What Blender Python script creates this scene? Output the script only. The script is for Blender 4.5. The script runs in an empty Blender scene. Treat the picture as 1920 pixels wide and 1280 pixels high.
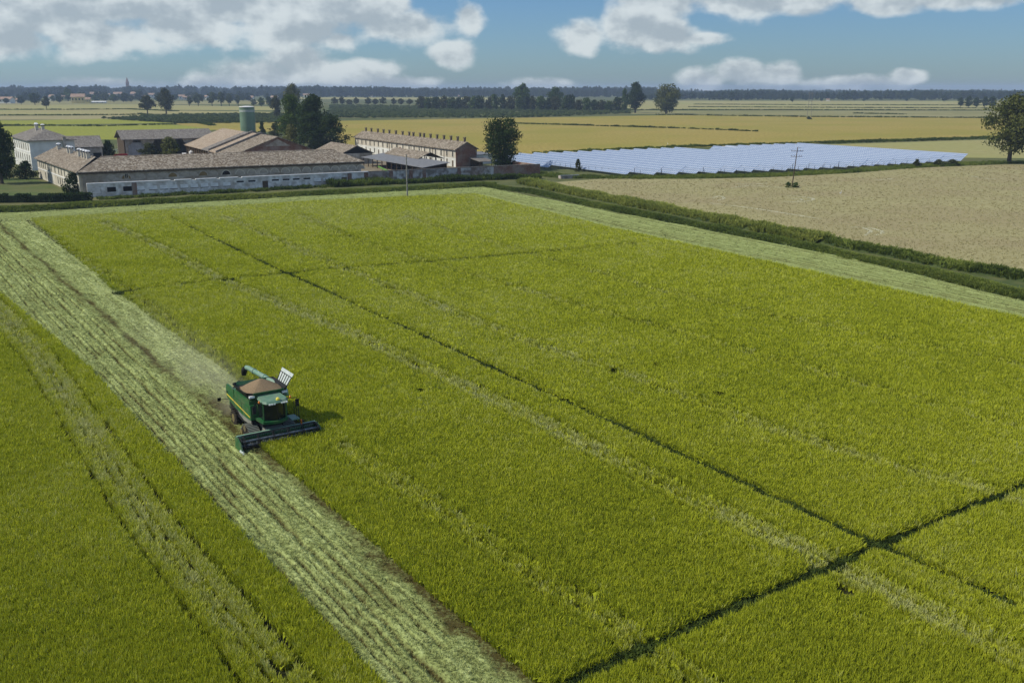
import bpy, math, random
import numpy as np
from mathutils import Vector, Matrix

# ------------------------------------------------------------------ camera, sky, sun, exposure
CAM_H = 28.0
FPX = 1800.0                       # focal length in pixels of the 1920 px wide photograph
PITCH = math.atan(475 / FPX)
SUN_EL, SUN_AZ = math.radians(46), math.atan2(-0.97, -0.24)      # azimuth: atan2(x, y)
SUN_STRENGTH, SKY_STRENGTH, EXPOSURE = 4.0, 0.085, 0.0

scene = bpy.context.scene
col = scene.collection
cam_data = bpy.data.cameras.new('camera')
cam_data.sensor_width = 36.0
cam_data.lens = FPX / 1920 * 36.0
cam_data.clip_start, cam_data.clip_end = 0.5, 60000
cam = bpy.data.objects.new('camera', cam_data)
cam.location = (0, 0, CAM_H)
cam.rotation_euler = (math.pi / 2 - PITCH, 0, 0)
col.objects.link(cam)
scene.camera = cam
scene.view_settings.view_transform = 'Standard'
scene.view_settings.look = 'None'
scene.view_settings.exposure = EXPOSURE
scene.view_settings.gamma = 1.0
scene.view_settings.use_curve_mapping = False
scene.cycles.use_denoising = True
scene.cycles.max_bounces = 6
scene.cycles.diffuse_bounces = 2
scene.cycles.glossy_bounces = 2
scene.cycles.transmission_bounces = 3
scene.cycles.transparent_max_bounces = 6
scene.cycles.volume_bounces = 0
scene.cycles.volume_step_rate = 2.0
scene.cycles.volume_max_steps = 96
scene.cycles.caustics_reflective = scene.cycles.caustics_refractive = False

S_, C_ = math.sin(PITCH), math.cos(PITCH)
def ray(u, v):
    a, b = (u - 960) / FPX, (640 - v) / FPX
    return a, C_ + b * S_, -S_ + b * C_
def G(u, v, z=0.0):
    """photo pixel -> point on the horizontal plane at height z"""
    x, y, d = ray(u, v)
    t = (z - CAM_H) / d
    return x * t, y * t
def proj(x, y, z):
    dz = z - CAM_H
    d = y * C_ - dz * S_
    return 960 + FPX * x / d, 640 - FPX * (y * S_ + dz * C_) / d
def azel(u, v):
    x, y, z = ray(u, v)
    n = math.sqrt(x * x + y * y + z * z)
    return math.atan2(x, y), math.asin(z / n)

# ---- world: Nishita sky with procedural cumulus over the whole dome
world = bpy.data.worlds.new('World')
scene.world = world
world.use_nodes = True
world.cycles.sampling_method = 'MANUAL'
world.cycles.sample_map_resolution = 256
WT = world.node_tree
WT.nodes.clear()
def N(tree, kind, **kw):
    n = tree.nodes.new(kind)
    for k, v in kw.items(): setattr(n, k, v)
    return n
def math_node(tree, op, a, b=None, clamp=False):
    n = N(tree, 'ShaderNodeMath', operation=op, use_clamp=clamp)
    for i, s in enumerate((a, b)):
        if s is None: continue
        if isinstance(s, (int, float)): n.inputs[i].default_value = s
        else: tree.links.new(s, n.inputs[i])
    return n.outputs[0]
CLOUDS = [  # centre u, v, half-width, half-height in photo pixels
    (110, 15, 270, 62), (430, 18, 300, 58), (640, 5, 110, 48), (25, 82, 70, 34), (200, 66, 110, 40), (345, 52, 110, 36),
    (555, 58, 150, 38), (640, 75, 48, 26), (770, 48, 110, 34), (850, 98, 46, 26), (880, 34, 34, 34), (740, 12, 40, 26),
    (575, 122, 72, 46), (492, 146, 92, 34), (660, 140, 84, 30), (420, 158, 70, 18), (735, 158, 80, 16),
    (1175, 48, 84, 52), (1098, 62, 56, 40), (1235, 68, 90, 38), (1315, 72, 50, 13),
    (1420, -2, 260, 36), (1240, -10, 120, 40), (1665, 6, 80, 22), (1830, 0, 150, 18),
    (1310, 150, 56, 24), (1385, 136, 56, 22), (1462, 140, 44, 24), (1590, 156, 90, 14), (1705, 143, 30, 14), (1012, 158, 70, 16), (205, 160, 90, 14),
]
grp = bpy.data.node_groups.new('cloud_cover', 'ShaderNodeTree')
grp.interface.new_socket('Vector', in_out='INPUT', socket_type='NodeSocketVector')
grp.interface.new_socket('Density', in_out='OUTPUT', socket_type='NodeSocketFloat')
gi, go = N(grp, 'NodeGroupInput'), N(grp, 'NodeGroupOutput')
best = None
for (u, v, hw, hh) in CLOUDS:
    a, e = azel(u, v)
    sub = N(grp, 'ShaderNodeVectorMath', operation='SUBTRACT')
    grp.links.new(gi.outputs[0], sub.inputs[0]); sub.inputs[1].default_value = (a, e, 0)
    mul = N(grp, 'ShaderNodeVectorMath', operation='MULTIPLY')
    grp.links.new(sub.outputs[0], mul.inputs[0]); mul.inputs[1].default_value = (FPX / hw, FPX / hh, 0)
    ln = N(grp, 'ShaderNodeVectorMath', operation='LENGTH')
    grp.links.new(mul.outputs[0], ln.inputs[0])
    w = math_node(grp, 'SUBTRACT', 1.34 if v > 110 else 1.28, ln.outputs['Value'])
    best = w if best is None else math_node(grp, 'SMOOTH_MAX', best, w)
    if best.node.operation == 'SMOOTH_MAX': best.node.inputs[2].default_value = 0.25
# elsewhere on the dome: broken cumulus from low-frequency noise, the same kind of sky
nz = N(grp, 'ShaderNodeTexNoise'); nz.inputs['Scale'].default_value = 3.2; nz.inputs['Detail'].default_value = 2
grp.links.new(gi.outputs[0], nz.inputs['Vector'])
sep = N(grp, 'ShaderNodeSeparateXYZ'); grp.links.new(gi.outputs[0], sep.inputs[0])
off_az = math_node(grp, 'SUBTRACT', math_node(grp, 'ABSOLUTE', sep.outputs[0]), 0.5)
off_el = math_node(grp, 'SUBTRACT', sep.outputs[1], 0.105)
outside = math_node(grp, 'MULTIPLY', math_node(grp, 'MAXIMUM', off_az, off_el), 8.0, True)
wild = math_node(grp, 'MULTIPLY', math_node(grp, 'SUBTRACT', nz.outputs[0], 0.47), 5.0)
wild = math_node(grp, 'SUBTRACT', math_node(grp, 'MULTIPLY', math_node(grp, 'ADD', wild, 3.0), outside), 3.0)
best = math_node(grp, 'MAXIMUM', best, wild)
grp.interface.new_socket('Lit', in_out='OUTPUT', socket_type='NodeSocketFloat')
def fbm(shift):
    mp = N(grp, 'ShaderNodeMapping'); mp.inputs['Scale'].default_value = (1.0, 1.45, 1); mp.inputs['Location'].default_value = shift
    grp.links.new(gi.outputs[0], mp.inputs[0])
    fb = N(grp, 'ShaderNodeTexNoise'); fb.inputs['Scale'].default_value = 15; fb.inputs['Detail'].default_value = 7; fb.inputs['Roughness'].default_value = 0.54
    grp.links.new(mp.outputs[0], fb.inputs['Vector']); return fb.outputs[0]
f0, f1 = fbm((0, 0, 0)), fbm((-0.006, 0.016, 0))
tot = math_node(grp, 'ADD', math_node(grp, 'MULTIPLY', best, 1.0), math_node(grp, 'MULTIPLY', math_node(grp, 'SUBTRACT', f0, 0.55), 2.5))
grp.links.new(tot, go.inputs[0])
litv = math_node(grp, 'ADD', math_node(grp, 'MULTIPLY', math_node(grp, 'SUBTRACT', f0, f1), 3.2), math_node(grp, 'MULTIPLY', math_node(grp, 'SUBTRACT', 0.85, tot), 0.38))
grp.links.new(litv, go.inputs[1])

tc = N(WT, 'ShaderNodeTexCoord')
sx = N(WT, 'ShaderNodeSeparateXYZ'); WT.links.new(tc.outputs['Generated'], sx.inputs[0])
az = math_node(WT, 'ARCTAN2', sx.outputs[0], sx.outputs[1]); el = math_node(WT, 'ARCSINE', sx.outputs[2])
cx = N(WT, 'ShaderNodeCombineXYZ'); WT.links.new(az, cx.inputs[0]); WT.links.new(el, cx.inputs[1])
cg = N(WT, 'ShaderNodeGroup'); cg.node_tree = grp; WT.links.new(cx.outputs[0], cg.inputs[0])
alpha = N(WT, 'ShaderNodeMapRange', interpolation_type='SMOOTHSTEP'); WT.links.new(cg.outputs[0], alpha.inputs[0])
alpha.inputs[1].default_value, alpha.inputs[2].default_value = 0.05, 0.62
lit = N(WT, 'ShaderNodeMapRange', interpolation_type='SMOOTHSTEP'); WT.links.new(cg.outputs[1], lit.inputs[0])
lit.inputs[1].default_value, lit.inputs[2].default_value = -0.30, 0.40
sky = N(WT, 'ShaderNodeTexSky', sky_type='NISHITA', sun_disc=False)
sky.sun_elevation, sky.sun_rotation = SUN_EL, -SUN_AZ
sky.altitude, sky.air_density, sky.dust_density, sky.ozone_density = 100, 1.0, 0.4, 3.0
tint = N(WT, 'ShaderNodeMix', data_type='RGBA', blend_type='MULTIPLY'); tint.inputs[0].default_value = 1
WT.links.new(sky.outputs[0], tint.inputs[6]); tint.inputs[7].default_value = (0.56, 0.79, 1.10, 1)
cc = N(WT, 'ShaderNodeMix', data_type='RGBA'); WT.links.new(lit.outputs[0], cc.inputs[0])
cc.inputs[6].default_value = (4.7, 5.5, 6.1, 1); cc.inputs[7].default_value = (8.2, 8.9, 9.1, 1)
skymix = N(WT, 'ShaderNodeMix', data_type='RGBA')
WT.links.new(math_node(WT, 'MULTIPLY', alpha.outputs[0], 0.9), skymix.inputs[0]); WT.links.new(tint.outputs[2], skymix.inputs[6]); WT.links.new(cc.outputs[2], skymix.inputs[7])
bg = N(WT, 'ShaderNodeBackground'); bg.inputs[1].default_value = SKY_STRENGTH
WT.links.new(skymix.outputs[2], bg.inputs[0])
wo = N(WT, 'ShaderNodeOutputWorld'); WT.links.new(bg.outputs[0], wo.inputs[0])

sun_data = bpy.data.lights.new('sun', 'SUN')
sun_data.energy, sun_data.angle, sun_data.color = SUN_STRENGTH, math.radians(0.53), (1.0, 0.95, 0.86)
sun = bpy.data.objects.new('sun', sun_data)
to_sun = Vector((math.sin(SUN_AZ) * math.cos(SUN_EL), math.cos(SUN_AZ) * math.cos(SUN_EL), math.sin(SUN_EL)))
sun.rotation_euler = to_sun.to_track_quat('Z', 'Y').to_euler()
sun.location = (-60, 40, 90)
col.objects.link(sun)

# ------------------------------------------------------------------ helpers
rng = np.random.default_rng(11)
rnd = random.Random(5)

class MB:
    """collects faces; build() links them as one mesh object"""
    def __init__(s): s.v, s.f, s.m = [], [], []
    def poly(s, pts, m=0):
        n = len(s.v); s.v += [tuple(p) for p in pts]; s.f.append(tuple(range(n, n + len(pts)))); s.m.append(m)
    def prism(s, bottom, top, m=0):
        n = len(s.v); k = len(bottom)
        s.v += [tuple(p) for p in bottom] + [tuple(p) for p in top]
        s.f.append(tuple(reversed(range(n, n + k)))); s.f.append(tuple(range(n + k, n + 2 * k)))
        for i in range(k): j = (i + 1) % k; s.f.append((n + i, n + j, n + k + j, n + k + i))
        s.m += [m] * (k + 2); return s
    def box(s, x0, x1, y0, y1, z0, z1, m=0):
        return s.prism([(x0, y0, z0), (x1, y0, z0), (x1, y1, z0), (x0, y1, z0)], [(x0, y0, z1), (x1, y0, z1), (x1, y1, z1), (x0, y1, z1)], m)
    def slab(s, top, t, m=0):
        """polygon given as its upper face, counter-clockwise from above, thickened downwards"""
        return s.prism([(x, y, z - t) for x, y, z in top], top, m)
    def side(s, prof, y0, y1, m=0):
        """x-z profile extruded from y0 to y1"""
        return s.prism([(x, y0, z) for x, z in prof], [(x, y1, z) for x, z in prof], m)
    def tube(s, pts, rad, n=8, m=0, cap=True):
        pts = [Vector(p) for p in pts]
        if isinstance(rad, (int, float)): rad = [rad] * len(pts)
        base = len(s.v)
        for i, p in enumerate(pts):
            d = (pts[min(i + 1, len(pts) - 1)] - pts[max(i - 1, 0)]).normalized()
            a = d.orthogonal().normalized() if abs(d.z) < 0.99 else Vector((1, 0, 0))
            if abs(d.z) < 0.99: a = Vector((0, 0, 1)).cross(d).normalized()
            b = d.cross(a)
            for k in range(n):
                t = 2 * math.pi * k / n
                s.v.append(tuple(p + (a * math.cos(t) + b * math.sin(t)) * rad[i]))
        for i in range(len(pts) - 1):
            for k in range(n):
                j = (k + 1) % n
                s.f.append((base + i * n + k, base + i * n + j, base + (i + 1) * n + j, base + (i + 1) * n + k)); s.m.append(m)
        if cap:
            s.f.append(tuple(reversed(range(base, base + n)))); s.m.append(m)
            e = base + (len(pts) - 1) * n
            s.f.append(tuple(range(e, e + n))); s.m.append(m)
        return s
    def disc_y(s, c, r, w, n=18, m=0):
        return s.tube([(c[0], c[1] - w / 2, c[2]), (c[0], c[1] + w / 2, c[2])], r, n, m)
    def mesh(s, name, mats, smooth=False):
        me = bpy.data.meshes.new(name)
        me.from_pydata(s.v, [], s.f)
        for mt in (mats if isinstance(mats, (list, tuple)) else [mats]): me.materials.append(mt)
        me.polygons.foreach_set('material_index', s.m)
        if smooth: me.polygons.foreach_set('use_smooth', [True] * len(s.f))
        me.update(); return me
    def build(s, name, mats, parent=None, smooth=False, loc=None, rz=0):
        return link(name, s.mesh(name, mats, smooth), parent, loc, rz)

def link(name, me, parent=None, loc=None, rz=0):
    o = bpy.data.objects.new(name, me); col.objects.link(o)
    if parent is not None: o.parent = parent
    if loc is not None: o.location = loc
    if rz: o.rotation_euler = (0, 0, rz)
    return o
def tag(o, label=None, cat=None, group=None, kind=None):
    if label: o['label'] = label
    if cat: o['category'] = cat
    if group: o['group'] = group
    if kind: o['kind'] = kind
    return o
def thing(name, label, cat, loc=(0, 0, 0), rz=0, group=None):
    return tag(link(name, None, None, loc, rz), label, cat, group)
def array_mesh(name, verts, quads, mat):
    me = bpy.data.meshes.new(name)
    me.vertices.add(len(verts)); me.vertices.foreach_set('co', np.asarray(verts, np.float32).ravel())
    k = quads.shape[1]
    me.loops.add(quads.size); me.loops.foreach_set('vertex_index', quads.astype(np.int32).ravel())
    me.polygons.add(len(quads)); me.polygons.foreach_set('loop_start', np.arange(0, quads.size, k, dtype=np.int32))
    if mat: me.materials.append(mat)
    me.update(calc_edges=True); return me

# ---- materials
def material(name, c1, c2=None, scale=1.0, rough=0.9, bump=0.0, detail=5, c3=None, scale3=0.05, metal=0.0, stretch=None, lo=0.35, hi=0.65, spec=0.12, rot=0.0, f3=0.7):
    m = bpy.data.materials.new(name); m.use_nodes = True
    t = m.node_tree; b = t.nodes['Principled BSDF']
    b.inputs['Roughness'].default_value = rough; b.inputs['Metallic'].default_value = metal
    b.inputs['Specular IOR Level'].default_value = spec
    if c2 is None:
        b.inputs['Base Color'].default_value = (*c1, 1); return m
    co = N(t, 'ShaderNodeTexCoord'); vec = co.outputs['Object']
    if stretch or rot:
        mp = N(t, 'ShaderNodeMapping'); t.links.new(vec, mp.inputs[0]); mp.inputs['Rotation'].default_value = (0, 0, rot)
        mp.inputs['Scale'].default_value = stretch or (1, 1, 1); vec = mp.outputs[0]
    nz = N(t, 'ShaderNodeTexNoise'); t.links.new(vec, nz.inputs['Vector'])
    nz.inputs['Scale'].default_value, nz.inputs['Detail'].default_value = scale, detail
    mr = N(t, 'ShaderNodeMapRange'); t.links.new(nz.outputs[0], mr.inputs[0]); mr.inputs[1].default_value, mr.inputs[2].default_value = lo, hi
    mx = N(t, 'ShaderNodeMix', data_type='RGBA'); t.links.new(mr.outputs[0], mx.inputs[0])
    mx.inputs[6].default_value, mx.inputs[7].default_value = (*c1, 1), (*c2, 1)
    out = mx.outputs[2]
    if c3 is not None:
        n3 = N(t, 'ShaderNodeTexNoise'); t.links.new(co.outputs['Object'], n3.inputs['Vector']); n3.inputs['Scale'].default_value = scale3; n3.inputs['Detail'].default_value = 4
        r3 = N(t, 'ShaderNodeMapRange'); t.links.new(n3.outputs[0], r3.inputs[0]); r3.inputs[1].default_value, r3.inputs[2].default_value = 0.42, 0.62; r3.inputs[4].default_value = f3
        m3 = N(t, 'ShaderNodeMix', data_type='RGBA'); t.links.new(r3.outputs[0], m3.inputs[0]); t.links.new(out, m3.inputs[6]); m3.inputs[7].default_value = (*c3, 1)
        out = m3.outputs[2]
    t.links.new(out, b.inputs['Base Color'])
    if bump:
        bp = N(t, 'ShaderNodeBump'); bp.inputs['Strength'].default_value = 1.0; bp.inputs['Distance'].default_value = bump
        t.links.new(nz.outputs[0], bp.inputs['Height']); t.links.new(bp.outputs[0], b.inputs['Normal'])
    return m
def leafy(name, c1, c2, c3=None, transl=0.3, attr='tint', rough=0.6, tip=0.0, dom='INSTANCER', fine=0.0):
    """foliage: colour runs c1 > c2 > c3 along a per-instance attribute (or per-object random)"""
    m = bpy.data.materials.new(name); m.use_nodes = True
    t = m.node_tree; t.nodes.clear()
    if attr:
        a = N(t, 'ShaderNodeAttribute', attribute_type=dom, attribute_name=attr); fac = a.outputs['Fac']
    else:
        nz = N(t, 'ShaderNodeTexNoise'); nz.inputs['Scale'].default_value = 0.45; nz.inputs['Detail'].default_value = 4
        co = N(t, 'ShaderNodeTexCoord'); t.links.new(co.outputs['Object'], nz.inputs['Vector'])
        mr = N(t, 'ShaderNodeMapRange'); t.links.new(nz.outputs[0], mr.inputs[0]); mr.inputs[1].default_value, mr.inputs[2].default_value = 0.3, 0.7; fac = mr.outputs[0]
    bump_n = None
    if fine:
        co = N(t, 'ShaderNodeTexCoord'); nz = N(t, 'ShaderNodeTexNoise'); nz.inputs['Scale'].default_value = fine; nz.inputs['Detail'].default_value = 3; t.links.new(co.outputs['Object'], nz.inputs['Vector'])
        fac = math_node(t, 'ADD', fac, math_node(t, 'MULTIPLY', math_node(t, 'SUBTRACT', nz.outputs[0], 0.5), 0.9))
        bp = N(t, 'ShaderNodeBump'); bp.inputs['Distance'].default_value = 0.10; t.links.new(nz.outputs[0], bp.inputs['Height']); bump_n = bp.outputs[0]
    if tip:      # ripe heads sit at the top of the plant
        co = N(t, 'ShaderNodeTexCoord'); sz = N(t, 'ShaderNodeSeparateXYZ'); t.links.new(co.outputs['Object'], sz.inputs[0])
        fac = math_node(t, 'ADD', fac, math_node(t, 'MULTIPLY', math_node(t, 'SUBTRACT', sz.outputs[2], 0.68), tip))
    cr = N(t, 'ShaderNodeValToRGB'); t.links.new(fac, cr.inputs[0])
    cr.color_ramp.elements[0].color = (*c1, 1); cr.color_ramp.elements[1].color = (*(c3 or c2), 1)
    if c3: e = cr.color_ramp.elements.new(0.5); e.color = (*c2, 1)
    d = N(t, 'ShaderNodeBsdfDiffuse'); tr = N(t, 'ShaderNodeBsdfTranslucent'); mx = N(t, 'ShaderNodeMixShader'); mx.inputs[0].default_value = transl
    t.links.new(cr.outputs[0], d.inputs[0]); t.links.new(cr.outputs[0], tr.inputs[0])
    if bump_n: t.links.new(bump_n, d.inputs['Normal'])
    t.links.new(d.outputs[0], mx.inputs[1]); t.links.new(tr.outputs[0], mx.inputs[2])
    o = N(t, 'ShaderNodeOutputMaterial'); t.links.new(mx.outputs[0], o.inputs[0]); return m

# ---- scattering of countless small plants: one object per kind of cover, kind = stuff
def scatter(name, pts, variants, scl, tint, label, cat, tilt=0.12):
    n = len(pts)
    me = bpy.data.meshes.new(name)
    me.vertices.add(n); me.vertices.foreach_set('co', np.asarray(pts, np.float32).ravel())
    rot = np.stack([rng.normal(0, tilt, n), rng.normal(0, tilt, n), rng.uniform(0, 6.283, n)], 1)
    for nm, ty, data in (('rot', 'FLOAT_VECTOR', rot), ('scl', 'FLOAT_VECTOR', scl)):
        a = me.attributes.new(nm, ty, 'POINT'); a.data.foreach_set('vector', np.asarray(data, np.float32).ravel())
    a = me.attributes.new('tint', 'FLOAT', 'POINT'); a.data.foreach_set('value', np.asarray(tint, np.float32).ravel())
    a = me.attributes.new('pick', 'INT', 'POINT'); a.data.foreach_set('value', rng.integers(0, len(variants), n).astype(np.int32))
    o = tag(link(name, me), label, cat, None, 'stuff')
    src = bpy.data.collections.new(name + '_source')
    for i, vm in enumerate(variants):
        vo = bpy.data.objects.new('%s_source_%d' % (name, i), vm); src.objects.link(vo)
    ng = bpy.data.node_groups.new(name + '_nodes', 'GeometryNodeTree')
    ng.interface.new_socket('Geometry', in_out='INPUT', socket_type='NodeSocketGeometry')
    ng.interface.new_socket('Geometry', in_out='OUTPUT', socket_type='NodeSocketGeometry')
    a, z = N(ng, 'NodeGroupInput'), N(ng, 'NodeGroupOutput')
    ci = N(ng, 'GeometryNodeCollectionInfo'); ci.inputs['Collection'].default_value = src
    ci.inputs['Separate Children'].default_value = True; ci.inputs['Reset Children'].default_value = True
    ip = N(ng, 'GeometryNodeInstanceOnPoints')
    def named(nm, ty):
        q = N(ng, 'GeometryNodeInputNamedAttribute', data_type=ty); q.inputs[0].default_value = nm; return q.outputs[0]
    ng.links.new(a.outputs[0], ip.inputs['Points']); ng.links.new(ci.outputs[0], ip.inputs['Instance'])
    ip.inputs['Pick Instance'].default_value = True
    ng.links.new(named('pick', 'INT'), ip.inputs['Instance Index'])
    er = N(ng, 'FunctionNodeEulerToRotation'); ng.links.new(named('rot', 'FLOAT_VECTOR'), er.inputs[0])
    ng.links.new(er.outputs[0], ip.inputs['Rotation']); ng.links.new(named('scl', 'FLOAT_VECTOR'), ip.inputs['Scale'])
    ng.links.new(ip.outputs[0], z.inputs[0])
    md = o.modifiers.new('scatter', 'NODES'); md.node_group = ng
    return o
def tuft(name, mat, n, height, radius, width, droop, seed, lay=0.0):
    """a clump of bent blades, two quads each"""
    r = np.random.default_rng(seed)
    th, rr = r.uniform(0, 6.283, n), radius * np.sqrt(r.uniform(0, 1, n))
    bx, by = rr * np.cos(th), rr * np.sin(th)
    dr = th + r.normal(0, 0.9, n)
    h = height * r.uniform(0.72, 1.08, n); ln = (lay + droop * r.uniform(0.4, 1.3, n)) * height
    pa = r.uniform(0, 6.283, n); wx, wy = np.cos(pa) * width / 2, np.sin(pa) * width / 2
    mxx, mxy, mz = bx + np.cos(dr) * ln * 0.35, by + np.sin(dr) * ln * 0.35, h * 0.72
    tx, ty, tz = bx + np.cos(dr) * ln, by + np.sin(dr) * ln, h * (1.0 - 0.25 * droop)
    z0 = np.zeros(n)
    V = np.stack([np.stack([bx - wx * .6, by - wy * .6, z0], 1), np.stack([bx + wx * .6, by + wy * .6, z0], 1), np.stack([mxx + wx, mxy + wy, mz], 1),
                  np.stack([mxx - wx, mxy - wy, mz], 1), np.stack([tx + wx * .5, ty + wy * .5, tz], 1), np.stack([tx - wx * .5, ty - wy * .5, tz], 1)], 1).reshape(-1, 3)
    b = np.arange(n)[:, None] * 6
    Q = np.concatenate([b + np.array([[0, 1, 2, 3]]), b + np.array([[3, 2, 4, 5]])])
    return array_mesh(name, V, Q, mat)
def in_poly(P, poly):
    x, y = P[:, 0], P[:, 1]; inside = np.zeros(len(P), bool); n = len(poly)
    for i in range(n):
        (x1, y1), (x2, y2) = poly[i], poly[(i + 1) % n]
        if y1 == y2: continue
        c = ((y1 > y) != (y2 > y)) & (x < (x2 - x1) * (y - y1) / (y2 - y1) + x1)
        inside ^= c
    return inside
def dist_line(P, line):
    d = np.full(len(P), 1e9)
    for (x1, y1), (x2, y2) in zip(line[:-1], line[1:]):
        ax, ay = x2 - x1, y2 - y1; L = ax * ax + ay * ay
        t = np.clip(((P[:, 0] - x1) * ax + (P[:, 1] - y1) * ay) / L, 0, 1)
        d = np.minimum(d, np.hypot(P[:, 0] - x1 - t * ax, P[:, 1] - y1 - t * ay))
    return d
def jitter_points(poly, spacing_of, bands):
    """jittered grid inside poly; spacing grows with distance from the viewpoint in bands; only ground near the view is planted"""
    xs, ys = [p[0] for p in poly], [p[1] for p in poly]; out = []; sp_all = []
    for y0, y1 in zip(bands[:-1], bands[1:]):
        lo, hi = max(y0, min(ys)), min(y1, max(ys))
        if hi <= lo: continue
        sp = spacing_of((y0 + y1) / 2)
        wide = y1 * 0.56 + 8
        x0, x1 = max(min(xs), -wide), min(max(xs), wide)
        gx, gy = np.meshgrid(np.arange(x0, x1, sp), np.arange(lo, hi, sp))
        P = np.stack([gx.ravel(), gy.ravel()], 1) + rng.uniform(-0.5, 0.5, (gx.size, 2)) * sp
        P = P[in_poly(P, poly)]
        P = P[np.abs(P[:, 0]) < P[:, 1] * 0.56 + 8]
        out.append(P); sp_all.append(np.full(len(P), sp))
    return np.concatenate(out), np.concatenate(sp_all)
def vnoise(P, scale, seed):
    """smooth value noise, 0..1"""
    r = np.random.default_rng(seed); tab = r.uniform(0, 1, (64, 64))
    x, y = P[:, 0] / scale + 100, P[:, 1] / scale + 100
    xi, yi = np.floor(x).astype(int), np.floor(y).astype(int); fx, fy = x - xi, y - yi
    fx, fy = fx * fx * (3 - 2 * fx), fy * fy * (3 - 2 * fy)
    g = lambda a, b: tab[a % 64, b % 64]
    return (g(xi, yi) * (1 - fx) + g(xi + 1, yi) * fx) * (1 - fy) + (g(xi, yi + 1) * (1 - fx) + g(xi + 1, yi + 1) * fx) * fy
def L(*px, z=0.0): return [G(u, v, z) for u, v in px]

# rows of the rice field: direction r (towards the viewer), c across
ROW = math.radians(34)
RV, CV = (math.sin(ROW), -math.cos(ROW)), (math.cos(ROW), math.sin(ROW))
def SW(s, w): return RV[0] * s + CV[0] * w, RV[1] * s + CV[1] * w
def to_sw(P): return P[:, 0] * RV[0] + P[:, 1] * RV[1], P[:, 0] * CV[0] + P[:, 1] * CV[1]

# ------------------------------------------------------------------ ground and fields
M = {}
M['soil'] = material('dark_soil', (0.020, 0.024, 0.009), (0.042, 0.044, 0.018), 1.4, 0.95, 0.05, spec=0.0)
M['meadow'] = material('rough_meadow', (0.055, 0.085, 0.025), (0.12, 0.13, 0.045), 0.25, 0.95, 0.1, c3=(0.16, 0.15, 0.06), scale3=0.01)
M['stubble'] = material('stubble_soil', (0.13, 0.12, 0.055), (0.22, 0.23, 0.11), 1.6, 0.95, 0.06)
M['tan'] = material('tan_stubble', (0.255, 0.23, 0.10), (0.405, 0.365, 0.18), 1.1, 0.95, 0.06, 6, c3=(0.30, 0.25, 0.13), scale3=0.035, stretch=(0.12, 1.9, 1), rot=math.radians(14), lo=.30, hi=.70)
M['gold'] = material('ripe_gold_crop', (0.26, 0.20, 0.045), (0.40, 0.32, 0.085), 0.55, 0.9, 0.25, 6, c3=(0.26, 0.24, 0.04), scale3=0.012)
M['lime'] = material('yellow_green_crop', (0.20, 0.22, 0.03), (0.31, 0.32, 0.05), 0.5, 0.9, 0.25, 6)
M['straw_far'] = material('pale_far_crop', (0.27, 0.24, 0.09), (0.38, 0.34, 0.15), 0.3, 0.9, 0.2, 6, c3=(0.30, 0.30, 0.10), scale3=0.008)
M['olive_far'] = material('olive_far_crop', (0.17, 0.17, 0.06), (0.27, 0.25, 0.10), 0.2, 0.9, 0.2, 6, c3=(0.31, 0.28, 0.13), scale3=0.006, stretch=(0.3, 1.5, 1))
M['lawn'] = material('mown_lawn', (0.055, 0.095, 0.022), (0.10, 0.14, 0.04), 0.5, 0.95, 0.05, c3=(0.14, 0.14, 0.055), scale3=0.06)
M['yard'] = material('yard_earth', (0.17, 0.14, 0.09), (0.27, 0.23, 0.16), 0.6, 0.95, 0.02)
M['grass_far'] = material('ditch_grass', (0.035, 0.055, 0.018), (0.075, 0.10, 0.03), 0.6, 0.95, 0.2)
M['mark'] = material('crushed_straw', (0.36, 0.34, 0.21), (0.52, 0.50, 0.34), 1.2, 0.95, 0.03)

def sheet(name, pts, z, mat, label=None):
    m = MB(); m.poly([(x, y, z) for x, y in pts])
    return tag(m.build(name, mat), label, None, None, 'structure')
R_ = 11000
g = MB(); nseg = 48
g.v = [(0, 0, 0)] + [(R_ * math.cos(2 * math.pi * i / nseg), R_ * math.sin(2 * math.pi * i / nseg), 0) for i in range(nseg)]
for i in range(nseg): g.f.append((0, 1 + i, 1 + (i + 1) % nseg)); g.m.append(0)
tag(g.build('ground', M['meadow']), None, None, None, 'structure')

def px_sheet(name, pts, k, mat): return sheet(name, [G(u, v) for u, v in pts], 0.004 * k, mat)
# far country, from the horizon forwards
px_sheet('field', [(-260, 196), (-260, 190), (520, 189), (520, 196)], 1, M['olive_far'])
px_sheet('field', [(-300, 205), (-300, 197), (240, 196), (520, 200), (520, 207)], 2, M['straw_far'])
px_sheet('field', [(-300, 217), (-300, 206), (250, 206.5), (500, 210), (620, 212), (500, 216)], 3, M['straw_far'])
px_sheet('field', [(-300, 226), (-300, 218.5), (300, 216.5), (200, 224)], 4, M['tan'])
px_sheet('field', [(-300, 238), (-300, 228), (60, 226), (190, 223), (330, 231), (-100, 236)], 5, M['lime'])
px_sheet('field', [(-300, 250), (-300, 239), (130, 236), (310, 233.5), (420, 240), (300, 262), (-100, 262)], 6, M['lime'])
px_sheet('field', [(320, 232), (660, 227), (660, 250), (420, 246)], 7, M['gold'])
px_sheet('field', [(560, 186), (560, 182.5), (980, 183.5), (980, 188)], 8, M['straw_far'])
px_sheet('field', [(1150, 206), (1150, 189), (2300, 190), (2300, 207), (1900, 206)], 9, M['straw_far'])
px_sheet('field', [(1180, 214), (1200, 207.5), (2300, 208.5), (2300, 222), (1700, 220)], 10, M['olive_far'])
px_sheet('field', [(630, 286), (630, 227), (960, 221.5), (1270, 216), (1900, 222.5), (2300, 224), (2300, 252), (1860, 258.5), (1530, 269), (1270, 278), (985, 291)], 11, M['gold'])
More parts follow.
